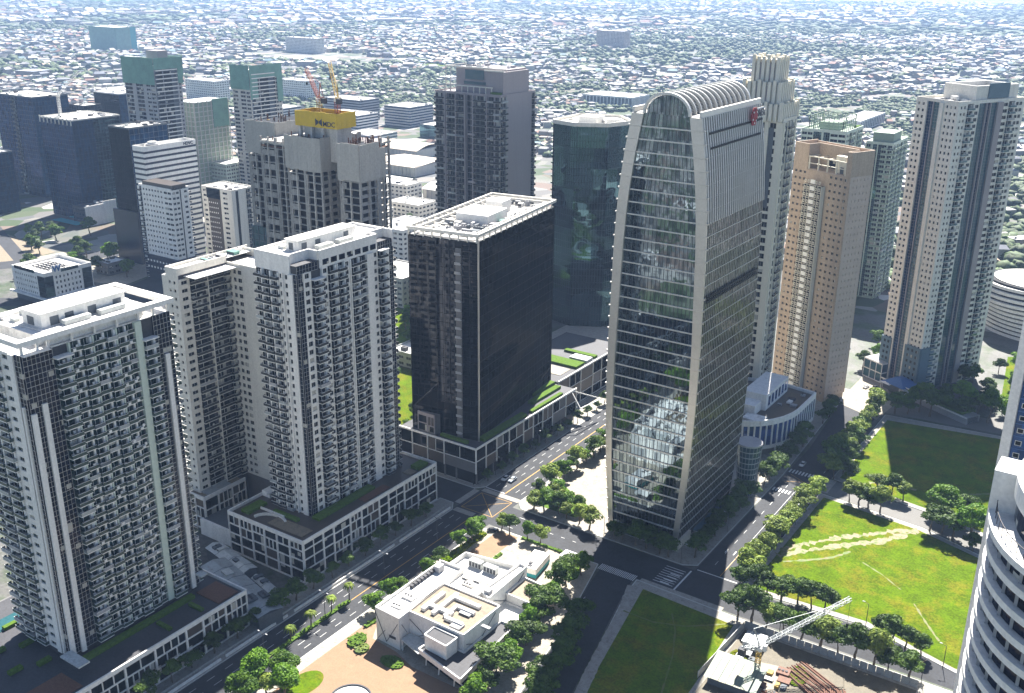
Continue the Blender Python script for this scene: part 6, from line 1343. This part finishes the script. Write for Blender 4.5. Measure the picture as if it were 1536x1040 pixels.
for (x_, y_) in ((-8, -3), (6, -5), (8, 8), (-6, 10), (-9, 0)): b.p('post', 'white').cyl(x_, y_, 0, 4.6, .15, 8)
b.finish()
b = Bld('low_podium', 'low stone podium with gardens and kiosk at the foot of the cream tower', 'podium', -98, 507, -28); b.p('wall', 'slate').box(-20, 34, -2, 5, 0, 3.2); b.p('deck', 'grey').box(.2, 34, -3, 6, 0, 3.4); b.p('roof_garden', 'shrub').box(10, 30, -2, 5, 3.4, 4.6); b.p('kiosk', 'lightgalv').box(4, 9, -2, 3, 3.4, 6.6).box(-6, -1, -4.5, -2.1, 0, 4); b.p('coping', 'white').box(-20, -.1, -2.3, -2.01, 4.6, 5.2).box(.2, 34, -3.3, -3.01, 3, 3.7); b.finish()
# ---- construction yard, bottom right
sheet('yard_ground', [(-93.5, 275.2), (-40, 276), (-34, 240), (-60, 215), (-94, 222)], .2, 'soil')
for (q0, q1, lb, m_, h_) in (((-94.2, 276.4), (-40, 277.4), 'long grey sheet fence between the yard and the street trees', 'galv', 2.6), ((-94.2, 276), (-96, 244), 'white sheet fence between the shaded lawn and the yard', 'lightgalv', 2.4)):
    f_ = MB(); a, c = Vector(q0), Vector(q1); n = int((c-a).length/2.4)
    for i in range(n): p, q = a+(c-a)*(i+.03)/n, a+(c-a)*(i+.97)/n; f_.beam((p.x, p.y, .2+h_/2), (q.x, q.y, .2+h_/2), .12+.05*(i % 2), h_)
    tag(obj('site_fence', f_, m_), lb, 'fence')
b = Bld('site_shed', 'pale green sheet roofed shed in the construction yard', 'shed', -84, 250, 3); b.p('wall', 'slate').box(-9, 5, -6, 5, 0, 3.2)
for k in range(7): b.p('roof', 'greenroof').quad((-10+k*2.3, -7, 3.1+.08*(k % 2)), (-7.8+k*2.3, -7, 3.1+.08*(k % 2)), (-7.8+k*2.3, 5.6, 4.4), (-10+k*2.3, 5.6, 4.4))
b.finish()
b = Bld('site_cabin', 'small white flat cabin behind the shed by the yard fence', 'cabin', -88, 270, 4); b.p('wall', 'white').box(-3, 3, -4, 2, 0, 2.7); b.p('roof', 'galv').box(-3.3, 3.3, -4.3, 2.3, 2.7, 2.9); b.p('door', 'slate').box(-.5, .4, -4.06, -4, 0, 2); b.finish(); clutter(b, -4, 4, -12, -4.5, 0, 12, ('galv', 'rust', 'slate', 'grey'), 1.6, 44); clutter(b, 6, 16, -30, -6, 0, 16, ('rust', 'galv', 'wood', 'slate', 'ysteel'), 1.2, 45); clutter(b, 22, 44, -34, -24, 0, 12, ('rust', 'wood', 'slate'), 1., 46)
def pipes(label, x, y, rz, n, ln, m_, seed):
    rr = random.Random(seed); 
    for i in range(n):
        a = -n*.32+i*.62; o = obj('steel_pipe', MB().cyl(0, 0, 0, ln, .24, 8), m_); o.rotation_euler = (R(90), R(rr.uniform(-2.5, 2.5)), rz+R(rr.uniform(-3, 3))); o.rotation_euler = (R(90), 0, rz+R(rr.uniform(-4, 4)))
        o.location = (x+a*math.cos(rz), y+a*math.sin(rz), .45+(.42 if i % 3 == 1 else 0)); tag(o, label, 'pipe', label.split(' in ')[0]+' stack')
pipes('rusty steel pipe lying in the longer stack in the yard', -74, 266, R(62), 16, 15, 'rust', 3); pipes('rusty brown pipe lying in the lower right stack in the yard', -60, 262, R(25), 12, 11, 'rust', 4)
hedge('green weeds at the left of the yard beside the cabin', disc(-90, 261, 2.6, 3), .7, 'lawn'); hedge('bright weeds between the pipe stacks', disc(-64, 250, 5, 5), .6, 'lawn'); hedge('weeds in front of the long pipe stack', disc(-71, 262, 3, 5), .7, 'lawn'); sheet('concrete_pad', [(-84, 262), (-76, 264), (-74, 248), (-82, 246)], .215, 'plaza')
crane('yellow crawler tower crane with long white lattice jib in the yard', -82, 256, .2, 9, 'galv', 'ysteel', (-63.4, 281, 20.5), 'crane', 9, 1.3)
lb_ = bpy.data.objects.get('tower_crane')
# ================================================================== THE CITY BEYOND
HEAD = math.atan2(.829, -.559)
def vnoise(x, y, s, seed):
    g = np.random.default_rng(seed); o = np.zeros_like(x)
    for k in range(7):
        a = g.uniform(0, 6.28); f = s*g.uniform(.6, 2.2); p = g.uniform(0, 6.28, 2)
        o += np.sin((x*np.cos(a)+y*np.sin(a))*f+p[0])*np.cos((-x*np.sin(a)+y*np.cos(a))*f*.8+p[1])
    return o/2.2
EXC = [(-770, -480, 560, 1010), (-1110, -780, 930, 1150), (-1000, -520, 290, 660), (-820, -660, 560, 680), (-440, -290, 480, 580), (-260, 60, 420, 690), (-700, 60, -100, 600), (-870, -680, 1460, 1560), (-440, -380, 1400, 1560), (-2020, -1780, 1950, 2010), (-2100, -1650, 1780, 1960), (-1540, -1380, 2640, 2780), (-2450, -2310, 1640, 1740), (-1420, -1300, 1100, 1180)]
def ok(x, y):
    m = np.ones_like(x, bool); r_ = np.hypot(x, y); a = np.arctan2(y, x)-HEAD; m &= (np.abs(a) < R(31)) & (r_ > 640)
    for (x0, x1, y0, y1) in EXC: m &= ~((x > x0) & (x < x1) & (y > y0) & (y < y1))
    return m
HX = []; VX = []
tiles = 240
for tx in range(-9600, 4000, tiles):
    for ty in range(200, 9600, tiles):
        cx, cy = tx+tiles/2, ty+tiles/2; r_ = math.hypot(cx, cy)
        if abs((math.atan2(cy, cx)-HEAD+math.pi) % (2*math.pi)-math.pi) > R(36) or r_ > 9000 or r_ < 480: continue
        g = np.random.default_rng(abs(tx*7919+ty)+5); th = g.uniform(0, 1.57); cw, ch = (13, 15) if r_ < 2100 else ((23, 27) if r_ < 4200 else (52, 60))
        nx = int(tiles*1.0/cw); ny = int(tiles*1.0/ch); ii, jj = np.meshgrid(np.arange(nx), np.arange(ny)); ii = ii.ravel(); jj = jj.ravel()
        lx = (ii+.5)*cw-tiles/2+g.uniform(-1.5, 1.5, ii.size); ly = (jj+.5)*ch-tiles/2+g.uniform(-1.5, 1.5, ii.size)+((ii//6) % 2)*3
        X = cx+lx*math.cos(th)-ly*math.sin(th); Y = cy+lx*math.sin(th)+ly*math.cos(th); street = (jj % 3 == 2) & (g.random(ii.size) < .8)
        nz = 1.35*vnoise(X, Y, .0026, 3)+.5*vnoise(X, Y, .014, 4)+g.normal(size=ii.size)*.25; bias = -.25+.5*((np.arctan2(Y, X)-HEAD) < -.1)*(np.hypot(X, Y) > 900)
        keep = ok(X, Y); hs = keep & ~street & (nz+bias < .20) & (g.random(ii.size) < .9); vg = keep & ((nz+bias > -.06) | (g.random(ii.size) < .3))
        for x, y in zip(X[hs], Y[hs]): HX.append((x, y, th+(g.random() < .5)*1.5708, cw, r_, g.random()))
        for x, y in zip(X[vg], Y[vg]): VX.append((x+g.uniform(-cw/2, cw/2), y+g.uniform(-cw/2, cw/2), cw, r_))
HX.sort(key=lambda h: math.hypot(h[0], h[1])); VX.sort(key=lambda h: math.hypot(h[0], h[1]))
RC = [((.34, .335, .33), 'pale concrete'), ((.18, .175, .17), 'grey tin'), ((.18, .085, .06), 'rust red'), ((.60, .58, .55), 'white'), ((.13, .14, .17), 'slate'), ((.33, .24, .17), 'tan tin'), ((.12, .20, .22), 'faded green')]
RC_W = [.26, .24, .09, .14, .14, .07, .06]
def house_geo(w_, d_, h_, kind, rc, wc, V, F, Cc, x=0, y=0, th=0):
    k = len(V); c, s = math.cos(th), math.sin(th); rh = (w_*.22) if kind else .35; a, b_ = w_/2, d_/2
    pts = [(-a, -b_, 0), (a, -b_, 0), (a, b_, 0), (-a, b_, 0), (-a, -b_, h_), (a, -b_, h_), (a, b_, h_), (-a, b_, h_)]
    if kind: pts += [(0, -b_*.75, h_+rh), (0, b_*.75, h_+rh)]
    else: pts += [(-a*.96, -b_*.96, h_+.35), (a*.96, b_*.96, h_+.35)]
    V += [(x+c*p[0]-s*p[1], y+s*p[0]+c*p[1], p[2]) for p in pts]
    F += [(k, k+1, k+5, k+4), (k+1, k+2, k+6, k+5), (k+2, k+3, k+7, k+6), (k+3, k, k+4, k+7)]; Cc += [wc]*4
    if kind: F += [(k+4, k+5, k+8), (k+5, k+6, k+9, k+8), (k+6, k+7, k+9), (k+7, k+4, k+8, k+9)]; Cc += [rc]*4
    else: F += [(k+4, k+5, k+6, k+7)]; Cc += [rc]
def col_mesh(name, V, F, Cc, mat):
    me = bpy.data.meshes.new(name); me.from_pydata(V, [], F); me.materials.append(M[mat]); me.update()
    at = me.color_attributes.new('Col', 'FLOAT_COLOR', 'CORNER'); arr = np.repeat(np.array([(c[0], c[1], c[2], 1.) for c in Cc], np.float32), [len(f) for f in F], axis=0); at.data.foreach_set('color', arr.ravel()); return me
rs = random.Random(5)
def wallc(): return rs.choice(((.30, .285, .27), (.24, .22, .20), (.42, .40, .36), (.17, .17, .17), (.28, .22, .19)))
protos = {}
for ci, (rc, nm) in enumerate(RC):
    for kd in (0, 1):
        V, F, Cc = [], [], []; w_, d_ = (9.5, 11.5); house_geo(w_, d_, 5.2+ci % 3, kd, rc, wallc(), V, F, Cc); house_geo(3.6, 5, 2.9, 0, (.4, .39, .37), wallc(), V, F, Cc, w_/2+1.9, 1); house_geo(1.4, 1.6, 6.8+ci % 3, 0, (.3, .3, .3), (.4, .4, .4), V, F, Cc, -2, 3.5)
        for q in (-3, 0, 3): house_geo(1.3, .15, 3.4, 0, (.05, .05, .06), (.05, .05, .06), V, F, Cc, q, -d_/2-.05)
        protos[(ci, kd)] = (col_mesh('small_house', V, F, Cc, 'housecol'), nm, kd)
NI = 300
for (x, y, th, cw, r_, u) in HX[:NI]:
    ci = rs.choices(range(len(RC)), RC_W)[0]; kd = int(u < .62); me, nm, _ = protos[(ci, kd)]
    o = link('small_house', me, None, (x, y, 0), th); o.scale = (rs.uniform(.9, 1.12), rs.uniform(.85, 1.1), rs.uniform(.8, 1.3))
    tag(o, f'small house with {nm} {"gabled" if kd else "flat"} roof at the near side of the dense neighbourhood', 'house', f'houses with {nm} {"gabled" if kd else "flat"} roofs')
V, F, Cc = [], [], []
for (x, y, th, cw, r_, u) in HX[NI:]:
    rc = RC[rs.choices(range(len(RC)), RC_W)[0]][0]; f_ = rs.uniform(.75, 1.2); rc = tuple(c*f_ for c in rc)
    if cw < 20: w_, d_, h_ = rs.uniform(7, 11.5), rs.uniform(8, 13), rs.choice((3.4, 5.6, 6.4, 8.))
    elif cw < 40: w_, d_, h_ = rs.uniform(11, 20), rs.uniform(12, 24), rs.choice((4, 6, 7, 10))
    else: w_, d_, h_ = rs.uniform(22, 44), rs.uniform(26, 50), rs.choice((5, 7, 9, 14))
    if rs.random() < (.022 if cw < 40 else .05): w_, d_, h_ = w_*2.6, d_*2.2, h_*1.1; rc = rs.choice(((.60, .59, .57), (.42, .42, .42), (.30, .33, .36))); u = .9
    house_geo(w_, d_, h_, u < .6, rc, wallc(), V, F, Cc, x, y, th)
o = link('distant_houses', col_mesh('distant_houses', V, F, Cc, 'farcol')); tag(o, 'mass of small houses covering the plain to the horizon', 'houses', None, 'stuff')
print('HOUSES', len(HX), 'VEG', len(VX), 'TREES', NT[0])
# distant vegetation: near clumps as trees of their own while the count lasts, the rest one mass
left = max(0, 298-NT[0])
for (x, y, cw, r_) in VX[:left]: tree('far', x, y, 'bushy tree among the houses at the near side of the dense neighbourhood', 'trees among the nearest houses', rs.uniform(.8, 1.3), 0)
ico = []
bm_ = __import__('bmesh').new(); __import__('bmesh').ops.create_icosphere(bm_, subdivisions=2, radius=1); iv = np.array([v.co[:] for v in bm_.verts]); if_ = np.array([[v.index for v in f.verts] for f in bm_.faces]); bm_.free()
bm_ = __import__('bmesh').new(); __import__('bmesh').ops.create_icosphere(bm_, subdivisions=1, radius=1); iv1 = np.array([v.co[:] for v in bm_.verts]); if1 = np.array([[v.index for v in f.verts] for f in bm_.faces]); bm_.free()
AV, AF, AC = [], [], []; off = 0
for (x, y, cw, r_) in VX[left:]:
    base, fc = (iv, if_) if r_ < 1500 else (iv1, if1)
    s_ = (4.6 if cw < 20 else (8 if cw < 40 else 22))*RNG.uniform(.7, 1.3); n_ = 2 if r_ < 2600 else 1
    for k in range(n_):
        q = base*(1+RNG.normal(size=(len(base), 1))*.22); q = q*np.array([s_, s_*RNG.uniform(.7, 1.3), s_*(.75 if cw < 40 else .32)]); q += np.array([x+k*RNG.uniform(-7, 7), y+k*RNG.uniform(-7, 7), s_*.45 if cw < 40 else 2.]); AV.append(q); AF.append(fc+off); off += len(base)
        f_ = RNG.uniform(.7, 1.35); cc = np.array([.050*f_, .078*f_, .026*f_])*(1+RNG.normal(size=(len(fc), 1))*.25); AC.append(np.clip(cc, .01, .3))
AV = np.concatenate(AV); AF = np.concatenate(AF); AC = np.concatenate(AC)
me = bpy.data.meshes.new('distant_trees'); me.vertices.add(len(AV)); me.vertices.foreach_set('co', AV.astype(np.float32).ravel()); me.loops.add(AF.size); me.loops.foreach_set('vertex_index', AF.astype(np.int32).ravel()); me.polygons.add(len(AF)); me.polygons.foreach_set('loop_start', np.arange(0, AF.size, 3, dtype=np.int32)); me.polygons.foreach_set('loop_total', np.full(len(AF), 3, np.int32)); me.materials.append(M['farcol']); me.update(calc_edges=True)
at = me.color_attributes.new('Col', 'FLOAT_COLOR', 'CORNER'); arr = np.repeat(np.c_[AC, np.ones(len(AC))].astype(np.float32), 3, axis=0); at.data.foreach_set('color', arr.ravel())
o = link('distant_trees', me); tag(o, 'tree cover spread between the houses across the plain', 'trees', None, 'stuff')
# open fields on the plain
sheet('sports_field', [(-1990, 1790), (-1830, 1730), (-1700, 1850), (-1880, 1930)], .1, 'plaza'); sheet('park_field', [(-1680, 1900), (-1500, 1820), (-1380, 2060), (-1640, 2120)], .1, 'lawn')
sheet('vacant_lot', [(-690, 470), (-600, 462), (-585, 400), (-640, 385), (-700, 400)], .05, 'plaza'); sheet('vacant_lot', [(-820, 440), (-700, 425), (-700, 385), (-830, 380)], .052, 'sand'); sheet('dark_lot', [(-600, 470), (-520, 450), (-500, 380), (-580, 395)], .054, 'asphalt'); sheet('far_road', [(-900, 470), (-700, 392), (-560, 330), (-556, 340), (-697, 402), (-900, 482)], .056, 'asphalt')
sheet('yard_strip', [(-700, 690), (-500, 640), (-500, 660), (-700, 720)], .05, 'plaza'); sheet('yard_strip', [(-760, 560), (-480, 540), (-440, 700), (-760, 800)], .03, 'pave'); sheet('garden_strip', [(-340, 380), (-300, 340), (-275, 320), (-262, 330), (-300, 390), (-400, 500), (-430, 480)], .05, 'lawn'); sheet('far_road', [(-50, 560), (0, 520), (30, 540), (-30, 600)], .05, 'plaza'); sheet('verge', [(-46, 562), (2, 524), (6, 528), (-42, 566)], .06, 'lawn')
sheet('garden_ground', [(-60, 520), (-20, 500), (30, 560), (-20, 640), (-70, 600)], .045, 'lawn'); sheet('podium_plaza', [(-300, 470), (-235, 430), (-232, 500), (-300, 520)], .045, 'pave'); sheet('far_road', [(-710, 380), (-690, 372), (-560, 620), (-575, 628)], .058, 'asphalt'); sheet('far_road', [(-640, 300), (-480, 440), (-490, 452), (-655, 312)], .059, 'asphalt')
# ---- haze
hz = MB().box(-17000, 17000, -17000, 17000, -1, 214); ho = obj('haze', hz, 'white'); ho['kind'] = 'stuff'; ho['label'] = 'pale bluish air haze over the whole city'
hm = bpy.data.materials.new('haze'); hm.use_nodes = True; nt = hm.node_tree; nt.nodes.clear(); out = nt.nodes.new('ShaderNodeOutputMaterial'); pv = nt.nodes.new('ShaderNodeVolumePrincipled'); pv.inputs['Density'].default_value = .00008; pv.inputs['Color'].default_value = (.44, .64, 1, 1); pv.inputs['Anisotropy'].default_value = .15
nt.links.new(pv.outputs[0], out.inputs['Volume']); ho.data.materials.clear(); ho.data.materials.append(hm)
def rebase(b_, x, y):
    for c_ in b_.root.children: c_.location.x -= x; c_.location.y -= y
    b_.root.location.x += x; b_.root.location.y += y
for b_ in ALLB:
    if b_.root['category'] == 'gallery': rebase(b_, -170, 222)
    if b_.root.name.startswith('curved_podium_building'): rebase(b_, -142, 420)
